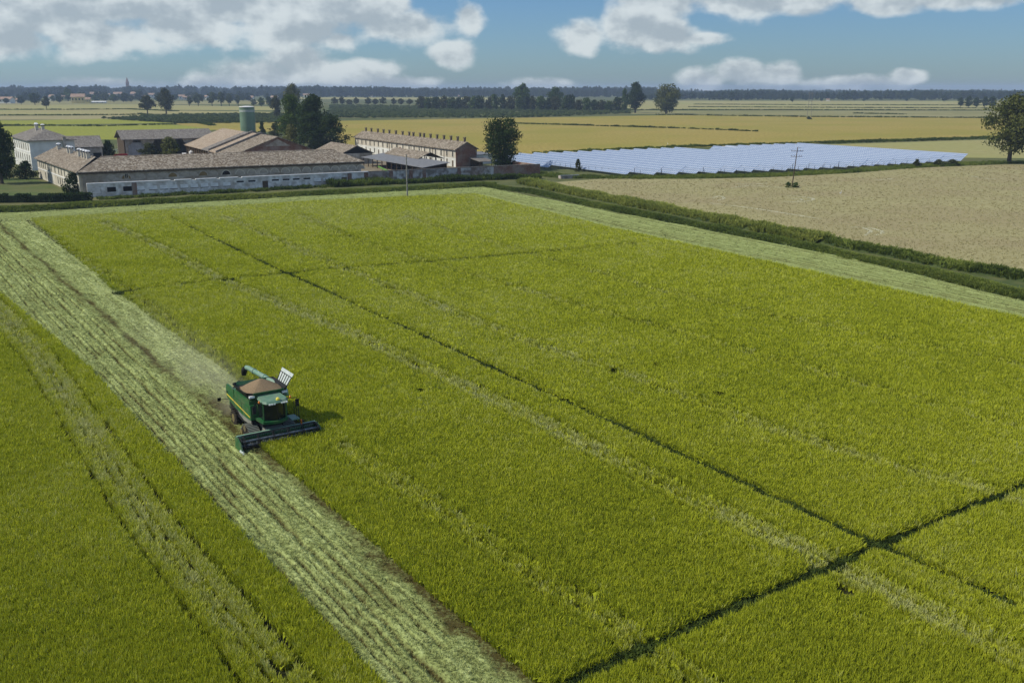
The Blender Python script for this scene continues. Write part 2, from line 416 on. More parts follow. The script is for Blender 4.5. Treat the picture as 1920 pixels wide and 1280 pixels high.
px_sheet('field', [(1420, 282), (1560, 271), (1860, 262), (2300, 256), (2300, 300), (1900, 297), (1800, 296)], 12, M['straw_far'])
px_sheet('field', [(1040, 342), (1130, 335.5), (1300, 336), (1440, 333), (1600, 325), (1720, 315), (1880, 309), (2300, 305), (2300, 610), (1920, 525), (1600, 460), (1330, 405), (1150, 372)], 13, M['tan'])
px_sheet('lawn', [(-200, 372), (-200, 340), (60, 334), (108, 352), (160, 368)], 14, M['lawn'])
# soil under the rice, the stubble pass and the headlands
FIELD = [SW(-14, -60), SW(-14, 110)] + [G(2150, 655), G(1920, 600), G(1400, 486), G(1150, 432), G(890, 366), G(760, 371), G(560, 381), G(300, 398), G(60, 413), G(-150, 430)]
soil_poly = [SW(-10, -70), SW(-10, 120), G(2200, 620), G(1920, 566), G(1600, 486), G(1300, 427), G(940, 357), G(870, 357), G(560, 373), G(200, 391), G(-200, 412), SW(-170, -70)]
sheet('field', soil_poly, 0.06, M['soil'])

# ---- rice: green-gold clumps with gaps along the ditches and combed tracks
RICE = ((0.270, 0.318, 0.022), (0.462, 0.492, 0.032), (0.53, 0.545, 0.23))
M['rice'] = leafy('rice_blades', *RICE, 0.25, tip=0.55)
M['rice_body'] = leafy('rice_leaf_layer', (0.20, 0.245, 0.018), (0.34, 0.375, 0.026), (0.40, 0.425, 0.15), 0.0, dom='GEOMETRY', fine=7.0)
M['straw_bed'] = leafy('straw_layer', (0.075, 0.065, 0.022), (0.285, 0.335, 0.115), (0.49, 0.555, 0.235), 0.0, dom='GEOMETRY', fine=6.0)
M['straw'] = leafy('straw_blades', (0.12, 0.10, 0.035), (0.32, 0.36, 0.125), (0.56, 0.60, 0.265), 0.2)
M['bank_grass'] = leafy('bank_grass_blades', (0.055, 0.085, 0.022), (0.16, 0.21, 0.04), (0.32, 0.35, 0.08), 0.42)
rice_near = [tuft('rice_clump_%d' % i, M['rice'], 13, 0.95, 0.115, 0.034, 0.17, 20 + i) for i in range(5)]
rice_far = [tuft('rice_far_%d' % i, M['rice'], 14, 0.95, 0.26, 0.07, 0.22, 40 + i) for i in range(4)]
CROP_Z = 0.8
gaps = [(L((318, 404), (400, 445), (540, 510), (1090, 760), (1645, 1015), (1780, 1072), (1900, 1125), z=CROP_Z), 0.52),
        (L((1000, 1310), (1080, 1268), (1300, 1165), (1650, 1015), (1800, 952), (1990, 876), z=CROP_Z), 0.44),
        (L((215, 545), (420, 520), (640, 500), (820, 487), (1190, 455), z=CROP_Z), 0.80), (L((-10, 568), (30, 563), z=CROP_Z), 0.22)]
tracks = [(L((195, 415), (320, 470), (410, 520), (640, 613), (1015, 788), (1290, 930), (1600, 1070), (1920, 1235), (2050, 1300), z=CROP_Z), 1.15, 0.95),
          (L((420, 405), (640, 500), (1036, 655), (1160, 692), (1432, 797), (1700, 875), (1960, 945), z=CROP_Z), 1.0, 0.62),
          (L((560, 400), (682, 455), (807, 490), (1057, 563), (1307, 630), (1600, 712), (1960, 810), z=CROP_Z), 0.9, 0.45),
          (L((640, 835), (800, 935), (950, 1040), (1180, 1190), (1340, 1300), z=CROP_Z), 0.95, 0.75),
          (L((-60, 520), (0, 585), (75, 668), (140, 765), (215, 880), (300, 1000), (420, 1140), (540, 1290), z=CROP_Z), 1.35, 0.9),
          (L((70, 425), (190, 505), (330, 610), (480, 720), z=CROP_Z), 0.7, 0.4),
          (L((760, 405), (1000, 475), (1250, 545), (1500, 600), (1960, 690), z=CROP_Z), 0.9, 0.35)]
spots = [(1150, 693, 1.1), (1230, 680, .6), (1350, 735, .7), (790, 728, .5), (1585, 1098, .55), (1710, 1040, .5), (540, 1246, .3), (1240, 815, .3), (945, 640, .3), (1690, 642, .4), (1600, 545, .5), (1640, 575, .4)]
def crop_marks(P, sp, seed):
    """tint, height and whether crop stands at the points P"""
    n = len(P); big, small, mid = vnoise(P, 30, seed), vnoise(P, 2.2, seed + 1), vnoise(P, 8, seed + 2)
    tintv = 0.30 + 0.26 * (big - 0.5) + 0.16 * (mid - 0.5) + 0.10 * (small - 0.5) + np.clip((P[:, 1] - 70) / 420, 0, 0.24)
    hz = 0.94 + 0.10 * (small - 0.5); keep = np.ones(n, bool)
    wob = (vnoise(P, 1.3, seed + 3) - 0.5)
    for line, hw in gaps:
        d = dist_line(P, line) + wob * 0.30
        keep &= d > hw
        hz = np.where(d < hw * 1.8, hz * 0.86, hz)
    for line, hw, power in tracks:
        d = dist_line(P, line); dw = d + wob * 0.8
        band = np.clip(1.3 - np.abs(dw) / hw, 0, 1) * power
        patchy = np.clip(0.55 + 1.3 * (vnoise(P, 5, seed + 7) - 0.35), 0.62, 1)
        tintv = tintv + 0.55 * band * patchy; hz = hz * (1 - 0.26 * band * patchy)
        wheel = np.minimum(np.abs(d - hw * 1.15), np.abs(d - hw * 0.25) + 0.05) + wob * 0.18
        line_ = wheel < 0.12 + 0.10 * power + 0.16 * sp
        tintv = np.where(line_, tintv - 0.55, tintv); hz = np.where(line_, hz * 0.52, hz)
        keep &= ~(line_ & (vnoise(P, 2.0, seed + 9) < 0.22 + 0.34 * power))
    for u, v, rr in spots:
        x, y = G(u, v, CROP_Z); keep &= np.hypot(P[:, 0] - x, (P[:, 1] - y) * 0.7) + wob * 0.6 > rr * .8
    s, w = to_sw(P)
    keep &= ~((np.abs(s + 76) < 5.3) & (np.abs(w - 25.0) < 3.4))          # ground the machine stands on
    return tintv, hz, keep
def leaf_layer(poly, seed, label):
    """the closed leaf layer below the ears, open along ditches and wheel lines"""
    VV, QQ, TT, base = [], [], [], 0
    for y0, y1, c in ((20, 66, .22), (66, 110, .34), (110, 170, .55), (170, 300, .85)):
        xs, ys = [p[0] for p in poly], [p[1] for p in poly]; wide = y1 * .56 + 8
        x0, x1, lo, hi = max(min(xs), -wide), min(max(xs), wide), max(y0, min(ys)), min(y1, max(ys))
        if hi <= lo or x1 <= x0: continue
        nx, ny = int((x1 - x0) / c) + 2, int((hi - lo) / c) + 2
        X, Y = np.meshgrid(x0 + np.arange(nx) * c, lo + np.arange(ny) * c); P = np.stack([X.ravel(), Y.ravel()], 1) + rng.uniform(-.25, .25, (nx * ny, 2)) * c
        idx = (np.arange(ny - 1)[:, None] * nx + np.arange(nx - 1)[None, :]).ravel(); Q = np.stack([idx, idx + 1, idx + nx + 1, idx + nx], 1)
        C = P[Q].mean(1); ok = in_poly(C, poly) & (np.abs(C[:, 0]) < C[:, 1] * .56 + 8); Q = Q[ok]; C = C[ok]
        _, hq, ok = crop_marks(C, np.full(len(C), c), seed); Q = Q[ok & (hq > .60)]
        tv, hz, _ = crop_marks(P, np.full(len(P), c), seed)
        Z = .06 + (.62 * np.clip(hz, 0, 1) ** 2.6 + rng.normal(0, .06, len(P)))
        used = np.unique(Q); re = np.full(len(P), -1); re[used] = np.arange(len(used))
        VV.append(np.concatenate([P, Z[:, None]], 1)[used]); QQ.append(re[Q] + base); TT.append(.25 + .55 * (tv[used] - .25)); base += len(used)
    me = array_mesh('rice_leaf_layer', np.concatenate(VV), np.concatenate(QQ), M['rice_body'])
    at = me.attributes.new('tint', 'FLOAT', 'POINT'); at.data.foreach_set('value', np.concatenate(TT).astype(np.float32)); me.polygons.foreach_set('use_smooth', np.ones(len(me.polygons), bool))
    return tag(link('rice_crop', me), label, 'rice crop', None, 'stuff')
def plant_rice(name, poly, label, seed):
    P, sp = jitter_points(poly, lambda d: float(np.interp(d, [35, 60, 90, 140, 240], [0.148, 0.19, 0.27, 0.38, 0.54])), [20, 44, 54, 66, 80, 100, 130, 170, 220, 290])
    tintv, hz, keep = crop_marks(P, sp, seed)
    P, sp, tintv, hz = P[keep], sp[keep], tintv[keep], hz[keep]; n = len(P)
    tintv = tintv + rng.normal(0, .15, n); hz = hz * rng.normal(1, .08, n)
    near = sp < 0.27
    for part, q, vs, ref in ((0, near, rice_near, 0.165), (1, ~near, rice_far, 0.37)):
        if not q.any(): continue
        k = (sp[q] / ref) * rng.uniform(0.85, 1.2, q.sum())
        yield P[q], np.stack([k, k, hz[q]], 1), np.clip(tintv[q], -0.15, 1), vs
EDGE_AHEAD, EDGE_BEHIND, EDGE_LEFT = 23.6, 28.3, 16.9
main_poly = [SW(-8, EDGE_AHEAD), SW(-70.7, EDGE_AHEAD), SW(-70.7, EDGE_BEHIND), SW(-145, 28.0), G(60, 415), G(300, 400), G(560, 383), G(760, 373), G(890, 368),
             G(1150, 434), G(1400, 489), G(1920, 606), G(2200, 675), SW(-8, 120)]
left_poly = [SW(-8, 17.3), SW(-36, 17.2), SW(-61, 16.9), SW(-103, 16.6), SW(-148, 14.0), SW(-165, 12.0), SW(-165, -70), SW(-8, -70)]
def emit_rice(poly, seed, labels):
    leaf_layer(poly, seed, labels[2])
    for i, (P, sc, ti, vs) in enumerate(plant_rice('rice', poly, '', seed)):
        scatter('rice_crop', np.concatenate([P, np.full((len(P), 1), 0.06)], 1), vs, sc, ti, labels[i], 'rice crop', 0.10)
emit_rice(main_poly, 3, ['standing green-gold rice in front of the combine header', 'standing green-gold rice stretching to the farm headland', 'green leaf layer of the rice between combine and farm'])
emit_rice(left_poly, 50, ['standing rice beyond the stubble pass from the combine', 'standing rice along the far stretch of the stubble pass', 'green leaf layer of the rice beyond the stubble pass'])

# ---- straw and stubble on the harvested pass and the headlands: beds with ruts, loose straw on top
straw = [tuft('straw_clump_%d' % i, M['straw'], 9, 0.15, 0.12, 0.035, 0.55, 60 + i, 0.3) for i in range(4)]
RUTS = ((20.0, .17, 1.0), (18.3, .10, .8), (18.85, .07, .6), (19.4, .06, .5), (20.7, .07, .6), (21.5, .12, .8), (17.5, .08, .6), (22.3, .07, .5), (16.2, .12, .7), (14.6, .12, .7), (12.4, .14, .7), (10, .14, .6), (25.0, .06, .35), (26.0, .07, .5), (27.2, .06, .4), (8, .12, .6), (5, .12, .6))
def pass_profile(s, w):
    P = np.stack([s, w], 1); wob = vnoise(P, 1.4, 90) - .5; streak = vnoise(np.stack([s * .10, w], 1), .45, 91); lump = vnoise(P, .45, 92)
    ti = .52 + .46 * (streak - .5) + .30 * (lump - .5); z = .11 + .10 * streak + .11 * lump
    for c0, hw, pr in RUTS:
        on = vnoise(np.stack([s, np.full_like(s, c0)], 1), 2.5, 93) < pr
        g_ = np.exp(-((w - c0 + wob * .22) / hw) ** 2) * on
        z = z - .19 * g_; ti = ti - .50 * g_
        z = z + .05 * np.exp(-((np.abs(w - c0) - hw * 2.4) / (hw * 1.2)) ** 2)
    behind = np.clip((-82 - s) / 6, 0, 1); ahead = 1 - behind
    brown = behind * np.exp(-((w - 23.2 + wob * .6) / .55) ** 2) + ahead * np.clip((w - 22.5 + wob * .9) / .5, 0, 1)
    ti = ti - .42 * brown + .16 * behind * np.clip((w - 24.2) / .8, 0, 1) - .12 * ahead * np.clip(1 - (w - 16.9) / .9, 0, 1)  # last term paints the standing crop's shadow along the pass edge
    return ti, np.clip(z, .012, None)
def bed(name, S, O, place_, prof, inside):
    ns, nw = len(S), len(O); A, B = np.meshgrid(S, O, indexing='ij'); ti, z = prof(A.ravel(), B.ravel())
    XY = place_(A.ravel(), B.ravel())
    idx = (np.arange(ns - 1)[:, None] * nw + np.arange(nw - 1)[None, :]).ravel(); Q = np.stack([idx, idx + nw, idx + nw + 1, idx + 1], 1)
    Q = Q[inside(XY[Q].mean(1))]
    used = np.unique(Q); re = np.full(len(XY), -1); re[used] = np.arange(len(used))
    me = array_mesh(name, np.concatenate([XY, (z + .06)[:, None]], 1)[used], re[Q], M['straw_bed'])
    at = me.attributes.new('tint', 'FLOAT', 'POINT'); at.data.foreach_set('value', ti[used].astype(np.float32))
    return tag(link(name, me), None, None, None, 'structure')
pass_poly = [SW(-8, 17.4), SW(-61, 17.1), SW(-103, 16.8), SW(-148, 14.2), SW(-165, 11), SW(-185, -30), G(-250, 414), G(60, 413), SW(-145, 28.4), SW(-70.5, 28.6), SW(-70.5, 23.9), SW(-8, 23.9)]
Sg = -np.cumsum(np.concatenate([[8], np.full(210, .22), np.full(180, .4), np.full(150, .7)])); Og = np.concatenate([np.arange(-20, 10, .4), np.arange(10, 28.7, .085)])
bed('stubble', Sg, Og, lambda s, w: np.stack([RV[0] * s + CV[0] * w, RV[1] * s + CV[1] * w], 1), pass_profile, lambda C: in_poly(C, pass_poly) & (np.abs(C[:, 0]) < C[:, 1] * .56 + 8))
P, sp = jitter_points(pass_poly, lambda d: float(np.interp(d, [35, 60, 90, 140, 240], [0.17, 0.22, 0.30, 0.42, 0.62])), [20, 44, 54, 66, 80, 100, 130, 170, 220, 290])
s, w = to_sw(P); ti, zz = pass_profile(s, w); ti = ti + rng.normal(.04, .12, len(P)); keep = rng.uniform(0, 1, len(P)) < np.clip((ti - .12) * 2.2, .15, .95)
P, sp, ti, zz = P[keep], sp[keep], ti[keep], zz[keep]; k = sp / 0.22 * rng.uniform(0.8, 1.3, len(P))
scatter('straw_cover', np.concatenate([P, (zz + .04)[:, None]], 1), straw, np.stack([k, k, rng.uniform(.6, 1.3, len(P))], 1), np.clip(ti, 0, 1), 'pale straw and stubble left on the harvested pass behind the combine', 'straw', 0.25)
# headlands: combed straw in rows along the field edge
edge = L((-250, 420), (60, 415), (560, 383), (890, 368), (1150, 434), (1400, 489), (1920, 606), (2200, 675))
outer = L((-250, 407), (60, 399), (560, 369.5), (905, 351.5), (1300, 428), (1600, 488), (1920, 568), (2200, 632))
head_poly = edge + outer[::-1]
def head_profile(P):
    d = dist_line(P, edge) + .25 * (vnoise(P, 6, 95) - .5); lane = vnoise(np.stack([d * 1.0, np.zeros_like(d)], 1), .55, 96); row = np.abs(((d / 1.25) % 1) - .5) * 2
    cut = np.clip(1 - row / .42, 0, 1) * np.clip((d - 1.6) / .5, 0, 1) * (vnoise(P, 7, 98) > .22)
    ti = .48 + .30 * np.clip(1.2 - d / 2.2, 0, 1) + .30 * (lane - .5) - .42 * cut + .2 * (vnoise(P, 1.2, 97) - .5)
    return ti, .14 - .13 * cut + .06 * lane
HV, HQ, HT, base = [], [], [], 0
for i in range(len(edge) - 1):
    (ax, ay), (bx, by), (cx2, cy2), (dx2, dy2) = edge[i], edge[i + 1], outer[i + 1], outer[i]
    nl = int(math.hypot(bx - ax, by - ay) / 1.2) + 2; nw = int(max(math.hypot(dx2 - ax, dy2 - ay), math.hypot(cx2 - bx, cy2 - by)) / .2) + 2
    T, U = np.meshgrid(np.linspace(0, 1, nl), np.linspace(0, 1, nw), indexing='ij'); T, U = T.ravel()[:, None], U.ravel()[:, None]
    e0 = np.array([[ax, ay]]) * (1 - T) + np.array([[bx, by]]) * T; e1 = np.array([[dx2, dy2]]) * (1 - T) + np.array([[cx2, cy2]]) * T; P = e0 * (1 - U) + e1 * U
    ti, z = head_profile(P); idx = (np.arange(nl - 1)[:, None] * nw + np.arange(nw - 1)[None, :]).ravel()
    HV.append(np.concatenate([P, z[:, None] + .06], 1)); HQ.append(np.stack([idx, idx + nw, idx + nw + 1, idx + 1], 1) + base); HT.append(ti); base += len(P)
me = array_mesh('headland', np.concatenate(HV), np.concatenate(HQ), M['straw_bed']); at = me.attributes.new('tint', 'FLOAT', 'POINT'); at.data.foreach_set('value', np.concatenate(HT).astype(np.float32))
tag(link('headland', me), None, None, None, 'structure')
P, sp = jitter_points(head_poly, lambda d: float(np.interp(d, [80, 140, 240], [0.42, 0.6, 0.8])), [60, 105, 140, 185, 300])
ti, zz = head_profile(P); ti = ti + rng.normal(.03, .10, len(P)); keep = rng.uniform(0, 1, len(P)) < np.clip((ti - .2) * 1.6, 0, .8); P, sp, ti, zz = P[keep], sp[keep], ti[keep], zz[keep]; k = sp / .3 * rng.uniform(.8, 1.3, len(P))
scatter('straw_cover', np.concatenate([P, zz[:, None] + .08], 1), straw, np.stack([k, k, rng.uniform(.5, 1.0, len(P))], 1), np.clip(ti, 0, 1), 'combed straw rows on the headland beside the grassy ditch', 'straw', 0.2)
# short stubble tufts on the tan field
tan_poly = L((1060, 343), (1130, 337), (1300, 337.5), (1440, 334.5), (1600, 326.5), (1720, 316.5), (1880, 310.5), (2100, 308), (2200, 570), (1920, 512), (1700, 474), (1540, 443), (1330, 400), (1150, 366))
P, sp = jitter_points(tan_poly, lambda d: float(np.interp(d, [110, 200, 380], [.62, .9, 1.5])), [90, 140, 180, 230, 300, 420])
rowd = np.abs(((P[:, 0] * math.sin(.30) + P[:, 1] * math.cos(.30) + .8 * vnoise(P, 25, 301)) / 1.7 % 1) - .5) * 2; pat = vnoise(P, 18, 302)
keep = rng.uniform(0, 1, len(P)) < .30 + .45 * (rowd > .45) + .3 * (pat - .5); P, sp, pat = P[keep], sp[keep], pat[keep]; n = len(P); k = sp / .62 * rng.uniform(.7, 1.3, n)
M['dry_stub'] = leafy('dry_stubble', (0.17, 0.15, 0.055), (0.33, 0.295, 0.13), (0.50, 0.46, 0.245), 0.25)
dry = [tuft('dry_tuft_%d' % i, M['dry_stub'], 9, 0.16, 0.16, 0.05, 0.4, 160 + i, 0.3) for i in range(3)]
scatter('stubble_tufts', np.concatenate([P, np.full((n, 1), .05)], 1), dry, np.stack([k, k, rng.uniform(.7, 1.4, n)], 1), np.clip(.56 + .5 * (pat - .5) + rng.normal(0, .16, n), 0, 1), 'short dry stubble in faint rows across the tan field', 'stubble', .2)

# ---- banks: raised ridges with grass and weeds
def bank(name, line, half, height, z0=0.05):
    m = MB(); prof = [(-1.0, 0), (-0.6, 0.75), (-0.1, 1.0), (0.35, 0.8), (1.0, 0)]
    rows = []
    for i, (x, y) in enumerate(line):
        a, b = line[max(i - 1, 0)], line[min(i + 1, len(line) - 1)]
        dx, dy = b[0] - a[0], b[1] - a[1]; q = math.hypot(dx, dy); nx, ny = -dy / q, dx / q
        rows.append([(x + nx * t * half, y + ny * t * half, z0 - 0.05 + h * height) for t, h in prof])
    for r1, r2 in zip(rows[:-1], rows[1:]):
        for j in range(len(prof) - 1): m.poly([r1[j], r2[j], r2[j + 1], r1[j + 1]])
    return tag(m.build(name, M['grass_far']), None, None, None, 'structure')
def fine(line, step=4.0):
    out = []
    for (x1, y1), (x2, y2) in zip(line[:-1], line[1:]):
        n = max(1, int(math.hypot(x2 - x1, y2 - y1) / step))
        out += [(x1 + (x2 - x1) * i / n, y1 + (y2 - y1) * i / n) for i in range(n)]
    return out + [line[-1]]
grass = [tuft('bank_tuft_%d' % i, M['bank_grass'], 16, 0.55, 0.34, 0.07, 0.5, 70 + i) for i in range(4)]
weed = [tuft('weed_clump_%d' % i, M['bank_grass'], 24, 1.5, 0.55, 0.13, 0.35, 80 + i) for i in range(4)]
def cover_line(name, line, half, step_area, variants, label, tint0, hs, z=0.05, bankh=0.0, seed=1, cat='grass'):
    pts = []; tot = 0
    for (x1, y1), (x2, y2) in zip(line[:-1], line[1:]):
        q = math.hypot(x2 - x1, y2 - y1); n = int(q * 2 * half / step_area)
        t, o = rng.uniform(0, 1, n), rng.uniform(-1, 1, n)
        nx, ny = -(y2 - y1) / q, (x2 - x1) / q
        pts.append(np.stack([x1 + (x2 - x1) * t + nx * o * half, y1 + (y2 - y1) * t + ny * o * half, z + bankh * np.clip(1 - np.abs(o) ** 2, 0, 1)], 1))
    P = np.concatenate(pts); n = len(P); nv = vnoise(P, 5, seed); keep = rng.uniform(0, 1, n) < 0.55 + 0.6 * nv; P, nv = P[keep], nv[keep]; n = len(P)
    k = rng.uniform(0.8, 1.4, n); h = hs * (0.55 + 0.8 * nv) * rng.uniform(0.8, 1.2, n)
    return scatter(name, P, variants, np.stack([k, k, h], 1), np.clip(tint0 + 0.45 * (vnoise(P, 9, seed + 1) - 0.5) + rng.normal(0, .12, n), 0, 1), label, cat, 0.2)
berm = fine(L((-260, 412), (0, 398), (200, 386), (560, 368), (760, 358), (900, 350), (930, 350)))
bank('bank', berm, 2.6, 0.9)
cover_line('grass', berm, 2.7, 0.16, grass, 'mown green grass on the low bank in front of the farm wall', 0.55, 1.0, bankh=0.85, seed=201)
low = fine(L((905, 351), (1000, 364), (1100, 386), (1300, 426), (1500, 466), (1700, 510), (1920, 562), (2200, 632)))
bank('bank', [(x + 1.2, y + 1.6) for x, y in low], 2.2, 0.5)
cover_line('grass', [(x + 1.2, y + 1.6) for x, y in low], 2.3, 0.14, grass, 'dark green grass along the ditch side next to the straw headland', 0.42, 0.95, bankh=0.45, seed=203)
up1 = fine(L((985, 344), (1100, 368), (1200, 387), (1300, 405), (1450, 436), (1545, 455)))
bank('bank', up1, 2.6, 0.7)
cover_line('weeds', up1, 2.6, 0.35, weed, 'tall bright green weeds on the ditch bank beside the tan field', 0.95, 0.72, bankh=0.6, seed=205)
up2 = fine(L((1545, 453), (1700, 483), (1800, 503), (1920, 522), (2200, 578)))
bank('bank', up2, 2.4, 0.6)
cover_line('weeds', up2, 2.3, 0.45, weed, 'shorter dark weeds on the ditch bank continuing past the bright weeds', 0.42, 0.5, bankh=0.5, seed=207)
cover_line('weeds', fine(L((185, 374), (330, 366), (480, 358), (640, 349))), 2.0, 0.6, weed, 'dry brownish scrub at the foot of the whitewashed farm wall', 0.12, 0.45, seed=209)
cover_line('weeds', fine(L((620, 350), (720, 345), (830, 340), (930, 336), (1010, 334))), 3.0, 0.45, weed, 'dark scrub along the foot of the weathered garden wall', 0.15, 1.1, seed=211)
cover_line('grass', fine(L((960, 322), (1060, 333), (1180, 334.5), (1320, 333), (1450, 330), (1600, 322), (1720, 313), (1880, 306), (2100, 303))), 4.0, 0.5, grass, 'green grass verge around the solar array', 0.5, 1.6, seed=213)
cover_line('grass', fine(L((1000, 288), (1270, 276.5), (1400, 272), (1540, 268), (1700, 263.5), (1860, 258.5), (2200, 250))), 3.0, 1.2, weed, 'dark grass line between the solar array and the gold field', 0.2, 0.6, seed=215)

for line, hw in gaps: cover_line('grass', fine(line, 5), hw * .9, .035, grass, 'dark low weeds in the narrow ditches crossing the rice', 0.03, 0.75, seed=217)
# wheel marks of crushed straw on the tan field
def ribbon(pts, wd):
    m = MB(); rows = []
    for i, (x, y) in enumerate(pts):
        a, b = pts[max(i - 1, 0)], pts[min(i + 1, len(pts) - 1)]; q = math.hypot(b[0] - a[0], b[1] - a[1]) or 1
        nx, ny = -(b[1] - a[1]) / q, (b[0] - a[0]) / q; ww = wd * (0.35 + 0.65 * math.sin(math.pi * (i + .5) / len(pts))) * rnd.uniform(.75, 1.2)
        rows.append(((x + nx * ww, y + ny * ww, 0.058), (x - nx * ww, y - ny * ww, 0.058)))
    for a, b in zip(rows[:-1], rows[1:]): m.poly([a[0], a[1], b[1], b[0]])
    return tag(m.build('wheel_mark', M['mark']), None, None, None, 'structure')
for px in ([(1370, 353), (1400, 349), (1440, 350), (1475, 353)], [(1335, 372), (1350, 368), (1358, 373), (1345, 376)], [(1470, 366), (1510, 370), (1525, 374), (1500, 379), (1470, 378)], [(1480, 372), (1505, 374), (1490, 378)],
           [(1330, 381), (1420, 392), (1540, 411)], [(1595, 426), (1630, 428), (1655, 435), (1640, 442)], [(1610, 426), (1632, 433), (1622, 442)], [(1380, 345), (1410, 346), (1440, 344)], [(1640, 338), (1680, 335)], [(1818, 330), (1850, 335), (1880, 336)]):
    pts = L(*px); out = []
    for i in range(len(pts) - 1):
        p0, p1, p2, p3 = pts[max(i - 1, 0)], pts[i], pts[i + 1], pts[min(i + 2, len(pts) - 1)]
        for t in (0, .2, .4, .6, .8):
            out.append(tuple(0.5 * ((2 * p1[j]) + (-p0[j] + p2[j]) * t + (2 * p0[j] - 5 * p1[j] + 4 * p2[j] - p3[j]) * t * t + (-p0[j] + 3 * p1[j] - 3 * p2[j] + p3[j]) * t ** 3) for j in (0, 1)))
    ribbon(out + [pts[-1]], 0.45)
# dark ditches between far fields
def ditch(px, half, h=0.8, tint0=0.1, dens=None):
    dens = dens or min(3.0, half * .8)
    return cover_line('grass', fine(L(*px), 20), half, dens, weed, 'thin dark ditch line between far fields', tint0, h, seed=int(px[0][0]) + 400)
for px, hf in (([(-200, 205.5), (120, 206), (240, 205), (330, 209)], 4), ([(-200, 217.5), (120, 216.5), (260, 215.5)], 4), ([(-150, 236.5), (60, 236), (190, 237), (330, 233.5)], 2.5), ([(260, 214), (330, 222), (400, 236)], 3),
               ([(1180, 206.5), (1500, 206.5), (1900, 207.5)], 5), ([(1230, 215.5), (1500, 219.5), (1900, 222)], 4), ([(1290, 201), (1700, 203), (1900, 204)], 5), ([(960, 232), (1100, 236), (1300, 242), (1420, 247)], .6),
               ([(1545, 269), (1700, 264.5), (1870, 259)], 5), ([(1600, 213), (1700, 215)], 4), ([(1300, 196), (1500, 197), (1900, 198)], 6)):
    ditch(px, hf)
# ------------------------------------------------------------------ trees
def foliage(name, c1, c2, c3): 
    m = leafy(name, c1, c2, c3, 0.28, None)
    for n in m.node_tree.nodes:
        if n.type == 'TEX_NOISE': n.inputs['Scale'].default_value = 5.0
    return m
FOL = {'dark': foliage('dark_foliage', (0.018, 0.034, 0.012), (0.035, 0.06, 0.02), (0.07, 0.10, 0.03)),
       'green': foliage('green_foliage', (0.035, 0.065, 0.016), (0.07, 0.115, 0.025), (0.13, 0.17, 0.04)),
       'olive': foliage('olive_foliage', (0.05, 0.07, 0.02), (0.11, 0.125, 0.035), (0.20, 0.20, 0.06)),
       'grey': foliage('grey_green_foliage', (0.045, 0.065, 0.035), (0.085, 0.11, 0.055), (0.13, 0.16, 0.085)),
       'brown': foliage('brown_green_foliage', (0.032, 0.04, 0.018), (0.065, 0.075, 0.028), (0.11, 0.115, 0.042)),
       'yellow': foliage('yellow_green_foliage', (0.12, 0.12, 0.03), (0.21, 0.21, 0.06), (0.30, 0.29, 0.10))}
M['bark'] = material('bark', (0.045, 0.035, 0.025), (0.10, 0.085, 0.065), 6, 0.95)
_tree_cache = {}
